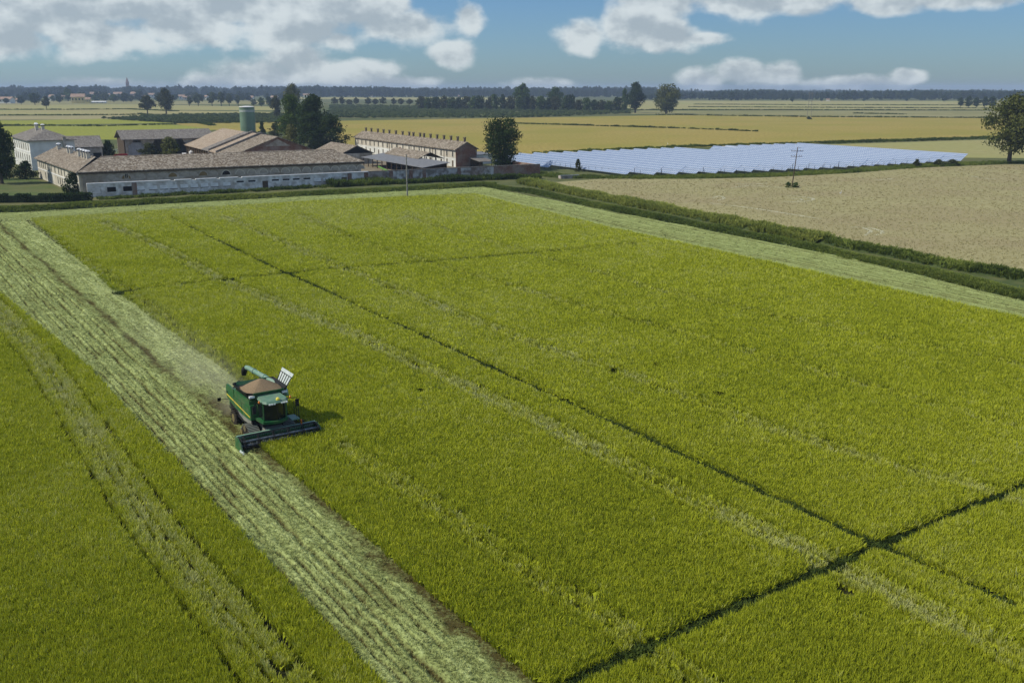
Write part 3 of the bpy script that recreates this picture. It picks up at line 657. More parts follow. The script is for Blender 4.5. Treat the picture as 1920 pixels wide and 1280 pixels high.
def tree_meshes(shape, tone, seed, n):
    key = (shape, tone, seed, n)
    if key in _tree_cache: return _tree_cache[key]
    r = np.random.default_rng(seed * 17 + len(shape))
    base, lo_ = {'round': (0.16, 0.16), 'tall': (0.10, 0.12), 'bush': (0.0, 0.0), 'open': (0.24, 0.24), 'wine': (0.05, 0.05), 'cone': (0.04, 0.02)}[shape]
    K_ = {'round': 60, 'tall': 56, 'bush': 46, 'open': 38, 'wine': 70, 'cone': 40}[shape]
    cs, rc = [], []
    while len(cs) < K_:
        t = r.uniform(0, 1)
        if shape == 'tall': rad = 0.47 * math.sin(math.pi * min(1, 0.16 + 0.84 * t)) ** 0.6
        elif shape == 'wine': rad = 0.47 * (0.38 + 0.62 * math.sin(math.pi * (0.10 + 0.80 * t)) ** 0.8) * (0.62 + 0.38 * min(1, t * 2.2))
        elif shape == 'cone': rad = 0.46 * (1.03 - t) ** 0.8
        elif shape == 'bush': rad = 0.47 * math.cos(math.pi / 2 * t ** 1.4) ** 0.6
        else: rad = 0.47 * math.sin(math.pi * min(1, 0.13 + 0.84 * t)) ** 0.75
        a, q = r.uniform(0, 6.283), math.sqrt(r.uniform(0.02, 1))
        cr = r.uniform(0.09, 0.19)
        rr = max(0.0, rad * q - cr * 0.45)
        cs.append((rr * math.cos(a), rr * math.sin(a), lo_ + cr * 0.4 + (1 - lo_ - cr * 0.9) * t)); rc.append(cr)
    cs, rc = np.array(cs), np.array(rc)
    i = r.choice(K_, n, p=rc ** 2 / (rc ** 2).sum())
    d = r.normal(0, 1, (n, 3)); d /= np.linalg.norm(d, axis=1)[:, None]
    rad = rc[i] * np.clip(r.normal(0.85, 0.22, n), 0.1, 1.5)
    asp = 0.72
    c = cs[i] + d * rad[:, None] * np.array([1, 1, asp])
    c[:, 2] = np.clip(c[:, 2], 0.01, 1.02)
    nrm = d + r.normal(0, 0.55, (n, 3)); nrm /= np.linalg.norm(nrm, axis=1)[:, None]
    ax = np.cross(nrm, r.normal(0, 1, (n, 3))); ax /= np.linalg.norm(ax, axis=1)[:, None]
    bx = np.cross(nrm, ax)
    ls = (1.45 / math.sqrt(n)) * r.uniform(0.7, 1.3, n)[:, None]
    V = np.stack([c - ax * ls - bx * ls * .55, c + ax * ls - bx * ls * .55, c + ax * ls * .8 + bx * ls * .55, c - ax * ls * .8 + bx * ls * .55], 1).reshape(-1, 3)
    crown = array_mesh(shape + '_crown', V, np.arange(4 * n).reshape(-1, 4), FOL[tone])
    m = MB(); top = 0.62 if shape != 'bush' else 0.4
    tr = 0.032 if shape in ('round', 'open') else 0.026
    m.tube([(0, 0, -0.01), (0.004, 0, 0.03), (0.008, 0.006, base + 0.08), (-0.004, 0.004, top)], [tr * 1.5, tr * 1.05, tr * 0.85, tr * 0.25], 8)
    for k in r.choice(K_, 7, replace=False):
        e = cs[k]; z0 = max(0.06, min(base + 0.1, e[2] - 0.06)); m.tube([(0.003, 0.003, z0), (e[0] * .45, e[1] * .45, z0 + (e[2] - z0) * .6), tuple(e)], [tr * .5, tr * .32, tr * .1], 5)
    trunk = m.mesh(shape + '_trunk', M['bark'])
    _tree_cache[key] = (crown, trunk); return crown, trunk
def place(name, label, cat, x, y, h, w, shape, tone, seed, n, group=None, trunk=True):
    o = thing(name, label, cat, (x, y, 0.0), rnd.uniform(0, 6.28), group)
    c, t = tree_meshes(shape, tone, seed, n)
    for nm, me in (('crown', c), ('trunk', t)):
        ch = link(nm, me, o); ch.scale = (w, w, h) if nm == 'crown' else ((w + h) * .5, (w + h) * .5, h)
    return o
def tree(name, label, u, vb, vt, wpx, shape, tone, n=2200, seed=1, group=None, cat='tree'):
    x, y = G(u, vb); dx, dy, dz = ray(u, vt); h = CAM_H + dz * (y / dy)
    depth = y * C_ + CAM_H * S_
    return place(name, label, cat, x, y, h, wpx * depth / FPX, shape, tone, seed, n, group)

tree('poplar_tree', 'big solitary broad tree with bare trunk beside the tan field', 1892, 307, 176, 124, 'round', 'olive', 9000, 3)
tree('round_tree', 'dense round green tree at the end of the garden wall', 945, 320, 221, 92, 'wine', 'dark', 9000, 4)
tree('tall_tree', 'tall dark tree beside the green silo, its edge lit', 549, 268, 176, 72, 'tall', 'green', 7000, 5, 'dark trees behind the farmyard')
tree('tall_tree', 'tall broad dark tree growing behind the brick barn gable', 590, 276, 179, 76, 'tall', 'dark', 7000, 6, 'dark trees behind the farmyard')
tree('spreading_tree', 'low wide dark tree next to the long terrace roof', 622, 284, 214, 76, 'bush', 'dark', 7000, 7, 'dark trees behind the farmyard')
tree('spreading_tree', 'dark tree filling the gap between barn and terrace', 585, 284, 212, 74, 'bush', 'dark', 6000, 8, 'dark trees behind the farmyard')
tree('crown_tree', 'tall pale tree rising above the dark trees by the silo', 551, 218, 157, 36, 'open', 'olive', 2600, 9)
tree('young_tree', 'small yellow green tree in front of the dark farm trees', 546, 276, 234, 34, 'bush', 'yellow', 2600, 10)
tree('conifer', 'small dark conifer beside the silo base', 492, 256, 229, 19, 'cone', 'dark', 1500, 11)
tree('garden_bush', 'rounded bush between the silo and the dark trees', 516, 258, 231, 30, 'bush', 'brown', 1800, 12, cat='bush')
tree('dark_tree', 'dark tree standing just beyond the farm trees by the plantation', 519, 222, 180, 24, 'round', 'brown', 2000, 13)
tree('field_tree', 'dark broad low tree, shorter of a pair in the far fields', 277, 214, 180, 33, 'open', 'brown', 2600, 14)
tree('field_tree', 'taller dark tree of the pair in the far fields', 312, 214, 166, 37, 'round', 'brown', 2800, 15)
tree('field_tree', 'small lone dark tree at the edge of the pale field', 87, 204, 181, 19, 'open', 'brown', 1500, 16)
tree('field_tree', 'wide dark tree in front of the village houses', 66, 197, 175, 27, 'round', 'dark', 1600, 17)
tree('field_tree', 'medium tree near the white village houses', 40, 196, 181, 16, 'round', 'dark', 1200, 18)
tree('hedgerow_tree', 'tall leafy tree with a pale crown standing in the dark tree row', 980, 207, 157, 40, 'round', 'green', 2600, 19)
tree('hedgerow_tree', 'leafy pale crowned tree, the shorter of two above the tree row', 1042, 206, 163, 36, 'round', 'green', 2400, 20)
tree('oak_tree', 'dark oak with layered crown beside the gold field', 1191, 212, 155, 44, 'round', 'dark', 5200, 21)
tree('oak_tree', 'slim green tree touching the dark oak', 1170, 209, 167, 20, 'tall', 'green', 1500, 22)
tree('oak_tree', 'rounded yellow-green tree alone at the gold field edge', 1249, 214, 158, 54, 'wine', 'olive', 5200, 23)
tree('corner_bush', 'large dark bush at the corner of the farm wall', 140, 365, 323, 42, 'bush', 'dark', 3000, 24, cat='bush')
tree('estate_tree', 'big dark tree beside the white farmhouse', 4, 345, 229, 76, 'round', 'dark', 7000, 25)
tree('estate_tree', 'pale green shrubby tree under the big dark tree by the lawn', 14, 337, 299, 34, 'bush', 'green', 2000, 26)
tree('estate_bush', 'dark bush against the white farmhouse wall', 50, 336, 302, 46, 'bush', 'dark', 2600, 27, cat='bush')
tree('courtyard_tree', 'dark round tree in the courtyard near the white house', 205, 304, 263, 36, 'bush', 'dark', 2400, 28)
tree('courtyard_tree', 'olive courtyard tree in front of the arched portico', 320, 303, 257, 46, 'bush', 'olive', 2800, 29)
tree('courtyard_tree', 'lower brownish courtyard tree beside the olive one', 282, 302, 268, 46, 'bush', 'brown', 2400, 30)
tree('courtyard_tree', 'dark brown shrub above the front wing roof ridge', 448, 300, 267, 42, 'bush', 'brown', 2400, 31)
tree('courtyard_tree', 'small shrub just showing over the front wing ridge', 497, 298, 278, 22, 'bush', 'olive', 1200, 32)
for i, (u, vb, vt, w) in enumerate([(1800, 202, 183, 16), (1815, 203, 181, 18), (1830, 203, 182, 17), (1846, 203, 182, 18), (1860, 203, 181, 17)]):
    tree('copse_tree', 'dark tree of the small copse beyond the big solitary tree', u, vb, vt, w, 'round', 'dark', 900, 40 + i % 3, 'trees of the small copse')
for i in range(27):                                             # the dark tree row behind the plantation
    u = 788 + i * 14.2 + rnd.uniform(-3, 3)
    tree('row_tree', 'slim dark tree in the row behind the plantation', u, 206 + i * 0.16, rnd.uniform(177, 183) + (5 if i > 20 else 0), rnd.uniform(19, 27), 'tall' if i % 2 else 'wine', ('brown', 'green', 'dark')[i % 3], 700, 50 + i % 4, 'dark tree row behind the plantation')
for i, u in enumerate([628, 641, 655, 668, 690, 704, 718, 738, 752, 768]):
    tree('row_tree', 'small gappy tree in the row between plantation and pale field', u, 198, rnd.uniform(182, 187), rnd.uniform(11, 17), 'open', 'brown', 420, 60 + i % 3, 'gappy small trees beside the plantation')
for i, (u, vt, w) in enumerate([(372, 174, 20), (398, 173, 22), (415, 173, 20), (430, 174, 16), (447, 178, 13), (355, 182, 16)]):
    tree('park_tree', 'grey green tree with a visible trunk beyond the silo', u, 199, vt, w, 'open', 'grey', 900, 70 + i % 3, 'park trees beyond the silo')
for i, (u, vb, vt, w) in enumerate([(128, 190, 165, 20), (112, 193, 180, 15), (196, 192, 176, 22), (214, 192, 177, 22), (232, 192, 175, 20), (246, 192, 179, 18), (180, 191, 179, 14), (262, 186, 168, 20), (340, 186, 176, 14), (100, 191, 179, 12), (12, 195, 184, 14), (476, 199, 186, 14), (490, 200, 183, 16), (505, 201, 181, 15)]):
    tree('village_tree', 'rounded %s tree among the far village houses' % ('bright green', 'dark', 'grey green')[i % 3], u, vb, vt, w, 'round', ('green', 'dark', 'grey')[i % 3], 700, 74 + i % 4, 'trees of the far village')
for i, (u, vb, vt, w) in enumerate([(1371, 190, 173, 13), (1486, 192, 182, 9), (1770, 191, 178, 12), (1280, 186, 176, 8), (1340, 188, 181, 8), (1540, 190, 184, 8), (1620, 190, 185, 9), (1700, 190, 185, 8)]):
    tree('far_tree', 'tiny dark tree in front of the long wood', u, vb, vt, w, 'round', 'dark', 300, 80 + i % 3, 'tiny trees before the long wood')
# countless trees: the woods on the horizon and the sapling plantation
M['wood'] = leafy('wood_foliage', (0.022, 0.040, 0.018), (0.045, 0.07, 0.028), (0.085, 0.105, 0.045), 0.2)
def wood_variant(i, shape):
    me = tree_meshes(shape, 'dark', 90 + i, 260)[0].copy(); me.materials.clear(); me.materials.append(M['wood']); return me
wv = [wood_variant(i, ('round', 'tall', 'round', 'bush')[i % 4]) for i in range(6)]
def wood(name, pts, hmin, hmax, wfac, label, t0):
    P = np.array(pts); n = len(P); h = rng.uniform(hmin, hmax, n) * (0.62 + 0.62 * vnoise(P, 160, 33)); w = h * rng.uniform(wfac * .8, wfac * 1.25, n)
    scatter(name, np.concatenate([P, np.zeros((n, 1))], 1), wv, np.stack([w, w, h], 1), np.clip(t0 + rng.normal(0, 0.2, n), 0, 1), label, 'woodland', 0.02)
def strip(u0, u1, v0, v1, n, wob=0.6):
    u = rng.uniform(u0, u1, n); v = v0 + (v1 - v0) * rng.uniform(0, 1, n) ** 0.8
    return [G(a, b) for a, b in zip(u, v)]
wood('woodland', strip(1190, 2200, 188.5, 176, 3600), 15, 20, 0.62, 'long far wood closing the plain beyond the pale fields', 0.38)
wood('woodland', strip(560, 1230, 183.5, 175, 2200), 22, 29, 0.7, 'blue green wood on the horizon behind the tree row', 0.30)
wood('woodland', strip(-220, 600, 182, 174, 1500), 22, 33, 0.75, 'mixed trees on the horizon around the far village', 0.35)
wood('woodland', strip(-220, 190, 183, 177, 700), 24, 30, 0.75, 'dark wood behind the white village houses', 0.22)
wood('woodland', strip(-50, 560, 191, 183, 200), 11, 18, 0.95, 'scattered trees between far village roofs', 0.4)
PL = [G(610, 222), G(1000, 221), G(1180, 213), G(1180, 206), G(1000, 204), G(620, 198)]
P, sp = jitter_points(PL, lambda d: 8.5, [600, 3000]); hh = rng.uniform(1.6, 3.2, len(P)); ww = rng.uniform(4.0, 6.5, len(P))
M['sapling'] = leafy('sapling_foliage', (0.07, 0.105, 0.042), (0.12, 0.16, 0.06), (0.18, 0.21, 0.085), 0.2)
sv = [v.copy() for v in wv[:3]]
for v in sv: v.materials.clear(); v.materials.append(M['sapling'])
scatter('saplings', np.concatenate([P, np.zeros((len(P), 1))], 1), sv, np.stack([ww, ww, hh], 1), np.clip(rng.normal(.45, .2, len(P)), 0, 1), 'dull green plantation of young trees behind the gold field', 'plantation', 0.05)
P, sp = jitter_points([G(190, 223), G(330, 232), G(520, 231), G(620, 228), G(620, 213), G(330, 216)], lambda d: 5.5, [400, 1500]); n = len(P)
scatter('scrub', np.concatenate([P, np.zeros((n, 1))], 1), sv, np.stack([rng.uniform(3, 6, n), rng.uniform(3, 6, n), rng.uniform(1.2, 2.6, n)], 1), np.clip(rng.normal(.35, .2, n), 0, 1), 'dark low scrub field between silo and the dark tree pair', 'scrub', 0.05)
# dark hedge in front of the lawn
hl = fine(L((-200, 381), (0, 380), (90, 379), (158, 377)))
M['hedge_core'] = material('hedge_core', (0.012, 0.02, 0.008), (0.03, 0.042, 0.014), 3, 0.95, 0.2)
hd = thing('hedge', 'long dark clipped hedge running from the wall corner along the lawn', 'hedge', (hl[0][0], hl[0][1], 0))
m = MB()
for a, b in zip(hl[:-1], hl[1:]):
    q = math.hypot(b[0] - a[0], b[1] - a[1]); nx, ny = -(b[1] - a[1]) / q * .8, (b[0] - a[0]) / q * .8
    pr = lambda p, z: [(p[0] - nx - hl[0][0], p[1] - ny - hl[0][1], z), (p[0] + nx - hl[0][0], p[1] + ny - hl[0][1], z)]
    m.prism(pr(a, 0) + pr(b, 0)[::-1], pr(a, 1.7) + pr(b, 1.7)[::-1])
m.build('core', M['hedge_core'], hd)
n = 7000; k = rng.integers(0, len(hl), n); c = np.array(hl)[k] - np.array(hl[0]) + rng.uniform(-2, 2, (n, 2)) * [1, .5]
c = np.concatenate([c, rng.uniform(.1, 2.15, (n, 1))], 1); a = rng.normal(0, .16, (n, 3)); b = rng.normal(0, .16, (n, 3))
ch = link('foliage', array_mesh('hedge_leaves', np.stack([c - a, c + b, c + a, c - b], 1).reshape(-1, 3), np.arange(4 * n).reshape(-1, 4), FOL['dark']), hd)
# ------------------------------------------------------------------ the farm
K = CAM_H / 25.0
FO = (-100.3 * K, 228.2 * K); FT = math.atan2(60.5, 108.7); FA, FB = (math.cos(FT), math.sin(FT)), (-math.sin(FT), math.cos(FT))
def FP(p, q): return FO[0] + K * (p * FA[0] + q * FB[0]), FO[1] + K * (p * FA[1] + q * FB[1])
def p_at(u, q, z):
    """position along the farm axis at which a point of height z in the plane q shows at photo column u"""
    lo, hi = -30.0, 160.0
    for _ in range(40):
        mid = (lo + hi) / 2; x, y = FP(mid, q)
        if proj(x, y, z * K)[0] < u: lo = mid
        else: hi = mid
    return lo
def tile_mat(name, a, b, c, d):
    m = material(name, a, b, 2.6, 0.9, 0.10, 4, c3=c, scale3=0.12, lo=0.40, hi=0.60)
    t = m.node_tree; bs = t.nodes['Principled BSDF']; src = bs.inputs['Base Color'].links[0].from_socket
    vo = N(t, 'ShaderNodeTexVoronoi'); vo.inputs['Scale'].default_value = 2.3
    co = N(t, 'ShaderNodeTexCoord'); t.links.new(co.outputs['Object'], vo.inputs['Vector'])
    sp = N(t, 'ShaderNodeSeparateColor'); t.links.new(vo.outputs['Color'], sp.inputs[0])
    mr = N(t, 'ShaderNodeMapRange'); t.links.new(sp.outputs[0], mr.inputs[0]); mr.inputs[1].default_value, mr.inputs[2].default_value = 0.5, 0.85; mr.inputs[4].default_value = 0.9
    mx = N(t, 'ShaderNodeMix', data_type='RGBA'); t.links.new(mr.outputs[0], mx.inputs[0]); t.links.new(src, mx.inputs[6]); mx.inputs[7].default_value = (*d, 1)
    t.links.new(mx.outputs[2], bs.inputs['Base Color']); return m
M['tile'] = tile_mat('mottled_clay_tiles', (0.085, 0.065, 0.045), (0.255, 0.205, 0.145), (0.18, 0.15, 0.11), (0.38, 0.335, 0.265))
M['tile_grey'] = tile_mat('grey_weathered_tiles', (0.11, 0.095, 0.08), (0.22, 0.20, 0.17), (0.17, 0.155, 0.135), (0.27, 0.25, 0.22))
M['tile_tan'] = tile_mat('tan_clay_tiles', (0.20, 0.15, 0.10), (0.40, 0.31, 0.22), (0.32, 0.25, 0.18), (0.44, 0.37, 0.28))
M['sheet_roof'] = material('grey_sheet_roof', (0.13, 0.135, 0.14), (0.24, 0.245, 0.25), 0.8, 0.7, 0.02, stretch=(1, 4, 1))
M['plaster'] = material('stained_plaster', (0.30, 0.275, 0.22), (0.54, 0.50, 0.42), 0.7, 0.95, 0.02, 7, c3=(0.20, 0.155, 0.10), scale3=0.22, f3=0.55)
M['cream'] = material('cream_plaster', (0.52, 0.485, 0.39), (0.68, 0.64, 0.53), 0.5, 0.95, 0.01, 6, c3=(0.38, 0.33, 0.25), scale3=0.18, f3=0.5)
M['white'] = material('white_plaster', (0.62, 0.63, 0.58), (0.76, 0.76, 0.70), 0.5, 0.95, 0.01, 6, c3=(0.50, 0.49, 0.43), scale3=0.2, f3=0.5)
M['lime_wash'] = material('peeling_limewash', (0.43, 0.41, 0.365), (0.78, 0.77, 0.73), 0.8, 0.95, 0.02, 8, c3=(0.36, 0.30, 0.24), scale3=0.35, f3=0.55, lo=.32, hi=.58)
M['coping'] = material('pale_coping', (0.68, 0.68, 0.66), (0.84, 0.84, 0.82), 1.2, 0.9)
M['brick'] = material('old_brick', (0.15, 0.075, 0.05), (0.27, 0.15, 0.10), 3.0, 0.95, 0.03, 6, c3=(0.30, 0.27, 0.23), scale3=0.3, f3=.6)
M['garden_wall'] = material('weathered_wall', (0.20, 0.175, 0.145), (0.58, 0.56, 0.52), 0.55, 0.95, 0.03, 8, c3=(0.20, 0.11, 0.075), scale3=0.16, f3=.5, lo=.40, hi=.58)
M['dark'] = material('dark_opening', (0.012, 0.012, 0.012)); M['wood_dark'] = material('dark_timber', (0.055, 0.04, 0.028), (0.12, 0.09, 0.06), 3, 0.9)
M['wood_lt'] = material('pale_timber', (0.22, 0.16, 0.10), (0.36, 0.28, 0.18), 3, 0.9)
M['ochre'] = material('ochre_infill', (0.17, 0.12, 0.05), (0.28, 0.20, 0.09), 1.5, 0.95)
M['glass'] = material('window_glass', (0.02, 0.025, 0.03), rough=0.15, spec=0.5)
M['chimney'] = material('sooty_chimney', (0.10, 0.075, 0.06), (0.24, 0.19, 0.15), 2.5, 0.95)
M['metal_grey'] = material('galvanised_steel', (0.30, 0.31, 0.32), (0.42, 0.43, 0.44), 2, 0.5, metal=0.6)
M['red'] = material('red_machine_paint', (0.35, 0.02, 0.025), (0.45, 0.04, 0.04), 2, 0.45)

class Building:
    def __init__(s, name, label, cat, p0, q0, skew=0.0, group=None):
        s.p0, s.q0 = p0, q0; x, y = FP(p0, q0)
        s.root = thing(name, label, cat, (x, y, 0), FT + skew, group)
    def part(s, mb, name, mat, smooth=False, parent=None):
        mb.v = [(x * K, y * K, z * K) for x, y, z in mb.v]
        return mb.build(name, mat, parent or s.root, smooth)
    def put(s, name, me, x, y, z, rz=0, parent=None):
        return link(name, me, parent or s.root, (x * K, y * K, z * K), rz)
    def walls(s, x0, x1, y0, y1, h, mat, gable=None, t=0.4, name='wall'):
        """four walls (each its own mesh); gable = ('x'|'y', ridge height) adds the triangles"""
        for nm, (a, b, c, d) in (('f', (x0, x1, y0, y0 + t)), ('b', (x0, x1, y1 - t, y1)), ('l', (x0, x0 + t, y0 + t, y1 - t)), ('r', (x1 - t, x1, y0 + t, y1 - t))):
            m = MB().box(a, b, c, d, 0, h)
            if gable and gable[0] == 'y' and nm in 'fb':
                mx = (x0 + x1) / 2; m.prism([(x0, c, h), (x1, c, h), (mx, c, gable[1])], [(x0, d, h), (x1, d, h), (mx, d, gable[1])])
            if gable and gable[0] == 'x' and nm in 'lr':
                my = (y0 + y1) / 2; m.prism([(a, y0, h), (a, y1, h), (a, my, gable[1])], [(b, y0, h), (b, y1, h), (b, my, gable[1])])
            s.part(m, name, mat)
    def gable_roof(s, x0, x1, y0, y1, ze, zr, axis, mat, t=0.22, o=0.5, ridge=None):
        if axis == 'y':
            r = (x0 + x1) / 2 if ridge is None else ridge; y0 -= o; y1 += o
            dl, dr = (zr - ze) / (r - x0) * o, (zr - ze) / (x1 - r) * o
            pl = [[(x0 - o, y0, ze - dl), (r, y0, zr), (r, y1, zr), (x0 - o, y1, ze - dl)], [(r, y0, zr), (x1 + o, y0, ze - dr), (x1 + o, y1, ze - dr), (r, y1, zr)]]
        else:
            r = (y0 + y1) / 2 if ridge is None else ridge; x0 -= o; x1 += o
            dl, dr = (zr - ze) / (r - y0) * o, (zr - ze) / (y1 - r) * o
            pl = [[(x0, y0 - o, ze - dl), (x1, y0 - o, ze - dl), (x1, r, zr), (x0, r, zr)], [(x0, r, zr), (x1, r, zr), (x1, y1 + o, ze - dr), (x0, y1 + o, ze - dr)]]
        return [s.part(MB().slab([(x, y, z + t) for x, y, z in q], t), 'roof', mat) for q in pl]

def window_mesh(w, h, shutter=None):
    m = MB(); m.box(-w / 2, w / 2, -0.03, 0.06, 0, h, 1)
    for a, b, c, d in ((-w / 2 - .10, -w / 2, -.1, h + .1), (w / 2, w / 2 + .10, -.1, h + .1)): m.box(a, b, -0.07, 0.05, c, d, 0)
    m.box(-w / 2, w / 2, -0.07, 0.05, h, h + .1, 0); m.box(-w / 2 - .16, w / 2 + .16, -0.14, 0.05, -.2, -.1, 0)
    m.box(-.03, .03, -0.05, 0.0, 0, h, 0)
    return m.mesh('window', [M['cream'], M['glass']])
WIN = window_mesh(1.0, 1.9); WIN_BIG = window_mesh(1.15, 2.2); WIN_SM = window_mesh(.8, 1.1)
def door_mesh(w, h, mat):
    m = MB().box(-w / 2, w / 2, -0.05, 0.06, 0, h, 1); m.box(-w / 2 - .12, -w / 2, -.09, .05, 0, h + .12, 0); m.box(w / 2, w / 2 + .12, -.09, .05, 0, h + .12, 0); m.box(-w / 2, w / 2, -.09, .05, h, h + .12, 0)
    return m.mesh('door', [M['cream'], mat])
DOOR = door_mesh(1.1, 2.3, M['wood_dark'])
def chimney_mesh():
    m = MB().box(-.35, .35, -.3, .3, -.9, 1.0, 0); m.box(-.45, .45, -.4, .4, 1.0, 1.12, 0)
    for x in (-.38, .26): m.box(x, x + .12, -.34, .34, 1.12, 1.42, 0)
    m.box(-.5, .5, -.45, .45, 1.42, 1.52, 1); return m.mesh('chimney', [M['chimney'], M['tile']])
CHIM = chimney_mesh()
def pale_chimney():
    m = MB().box(-.5, .5, -.42, .42, -1.6, 1.1, 0); m.box(-.6, .6, -.52, .52, 1.1, 1.25, 0)
    for x in (-.55, .4): m.box(x, x + .15, -.45, .45, 1.25, 1.7, 2)
    m.prism([(-.66, -.56, 1.7), (.66, -.56, 1.7), (.66, .56, 1.7), (-.66, .56, 1.7)], [(-.3, -.2, 2.05), (.3, -.2, 2.05), (.3, .2, 2.05), (-.3, .2, 2.05)], 1); return m.mesh('chimney', [M['cream'], M['coping'], M['dark']])
CHIM_P = pale_chimney()
def arch_mesh(r, fill, ring):
    m = MB(); n = 12; pts = [(r * math.cos(math.pi * i / n), r * math.sin(math.pi * i / n)) for i in range(n + 1)]
    m.prism([(x, .05, z) for x, z in pts], [(x, -.04, z) for x, z in pts], 1)
    for (x1, z1), (x2, z2) in zip(pts[:-1], pts[1:]):
        k = 1.2; m.prism([(x1, .05, z1), (x2, .05, z2), (x2 * k, .05, z2 * k), (x1 * k, .05, z1 * k)], [(x1, -.11, z1), (x2, -.11, z2), (x2 * k, -.11, z2 * k), (x1 * k, -.11, z1 * k)], 0)
    return m.mesh('lunette', [ring, fill])
ARCH = {'plain': arch_mesh(1.15, M['plaster'], M['cream']), 'ochre': arch_mesh(1.15, M['ochre'], M['plaster']), 'dark': arch_mesh(1.15, M['dark'], M['cream']), 'faint': arch_mesh(1.15, M['plaster'], M['plaster'])}

sheet('courtyard', [FP(3, 14), FP(118, 14), FP(118, 150), FP(-2, 150)], 0.10, M['yard'])
sheet('courtyard', [FP(70, .3), FP(122, .3), FP(122, 14), FP(70, 14)], 0.11, M['yard'])

# front wing
b = Building('farm_wing', 'long low farm wing with mottled tiled roof and walled-up arches', 'farm building', 0, 0)
W0, W1, Q0, Q1, QR, ZE, ZR = -0.4, 70, 4.6, 20, 12, 5.6, 8.5
b.walls(W0, W1, Q0, Q1, ZE, M['plaster'])
b.part(MB().slab([(-1.4, 3.8, ZE), (71, 3.8, ZE), (65, QR, ZR), (5, QR, ZR)], .2), 'roof', M['tile'])
b.part(MB().slab([(71, 3.8, ZE), (71, 20.8, ZE), (65, QR, ZR)], .2), 'roof', M['tile'])
b.part(MB().slab([(71, 20.8, ZE), (11, 20.8, ZE), (5, QR, ZR), (65, QR, ZR)], .2), 'roof', M['tile'])
b.part(MB().box(-1.2, 70.8, 4.1, 4.59, ZE - .55, ZE - .28), 'eaves_board', M['wood_dark'])
b.part(MB().tube([(5, QR, ZR + .02), (30, QR, ZR - .06), (48, QR, ZR + .02), (65, QR, ZR - .02)], .16, 8), 'ridge_cap', M['tile_tan'])
for u, kind in zip([208, 237, 263, 285, 305, 324, 345, 362, 381, 400, 424, 450, 472, 494, 515, 535, 555, 575, 594, 611, 628, 644, 660, 676],
                   ['faint', 'ochre', 'faint', 'faint', 'faint', 'ochre', 'faint', 'faint', 'ochre', 'faint', 'dark'] + ['plain'] * 13):
    b.put('lunette', ARCH[kind], p_at(u, Q0, 3.9), Q0, 3.55)
b.put('window', WIN_SM, p_at(237, Q0, 4.1), Q0 - .1, 3.8)
# whitewashed boundary wall
b = Building('boundary_wall', 'whitewashed yard wall with pale coping and blocked openings', 'wall', 0, 0)
PE = p_at(690, 0, 2)
b.part(MB().box(0, PE, -.25, .25, 0, 3.05), 'wall_body', M['lime_wash'])
for a, c in ((0, 19), (20, 24), (25, 30), (30.8, 35.5), (36.4, PE)): b.part(MB().box(a, min(c, PE), -.36, .36, 3.05, 3.25), 'coping', M['coping'])
def opening(w, h, m0, m1, lip=True):
    m = MB().box(-w / 2, w / 2, -.31, -.2, 0, h, 0)
    if lip: m.box(-w / 2 - .1, w / 2 + .1, -.36, -.2, -.14, 0, 1)
    return m.mesh('blocked_opening', [m0, m1])
o_white, o_slit, o_dark = opening(2.0, 1.0, M['coping'], M['wood_dark']), opening(2.0, .45, M['dark'], M['coping']), opening(2.2, 1.3, M['dark'], M['coping'])
for u in (263, 287, 307, 325, 345, 364, 383, 402, 425, 595, 612): b.put('blocked_opening', o_white, p_at(u, 0, 1.5), 0, 1.15)
for u in (450, 472, 516, 536, 555, 575): b.put('blocked_opening', o_slit, p_at(u, 0, 1.8), 0, 1.85)
for u in (209, 239): b.put('blocked_opening', o_dark, p_at(u, 0, 1.6), 0, 1.0)
b.put('blocked_opening', opening(2.0, 1.1, M['lime_wash'], M['coping']), p_at(180, 0, 1.5), 0, 1.1)
gate_d = opening(1.6, 2.2, M['wood_dark'], M['wood_dark'], False)
for u in (497, 645): b.put('door', gate_d, p_at(u, 0, 1), 0, 0.0)
for u in (252, 655, 686): x = p_at(u, 0, 1.5); b.part(MB().box(x - .55, x + .55, -.42, .3, 0, 3.0), 'brick_pier', M['brick'])
# weathered garden wall continuing to the tree
b = Building('garden_wall', 'weathered patchy garden wall with brick piers and a brick end', 'wall', 0, 0)
PW, PX = p_at(925, 0, 1.5), 124.2
b.part(MB().box(PE + .02, PW, -.22, .22, 0, 3.05), 'wall_body', M['garden_wall'])
b.part(MB().box(PW, PX, -.24, .24, 0, 3.1), 'brick_end', M['brick'])
b.part(MB().box(PE + .02, PX, -.32, .32, 3.1, 3.24), 'coping', M['tile_grey'])
b.part(MB().box(PX - .44, PX, .24, 16, 0, 3.05), 'return_wall', M['brick'])
for u in (733, 770, 795, 860): x = p_at(u, 0, 1.5); b.part(MB().box(x - .5, x + .5, -.36, .3, 0, 3.08), 'brick_pier', M['brick'])

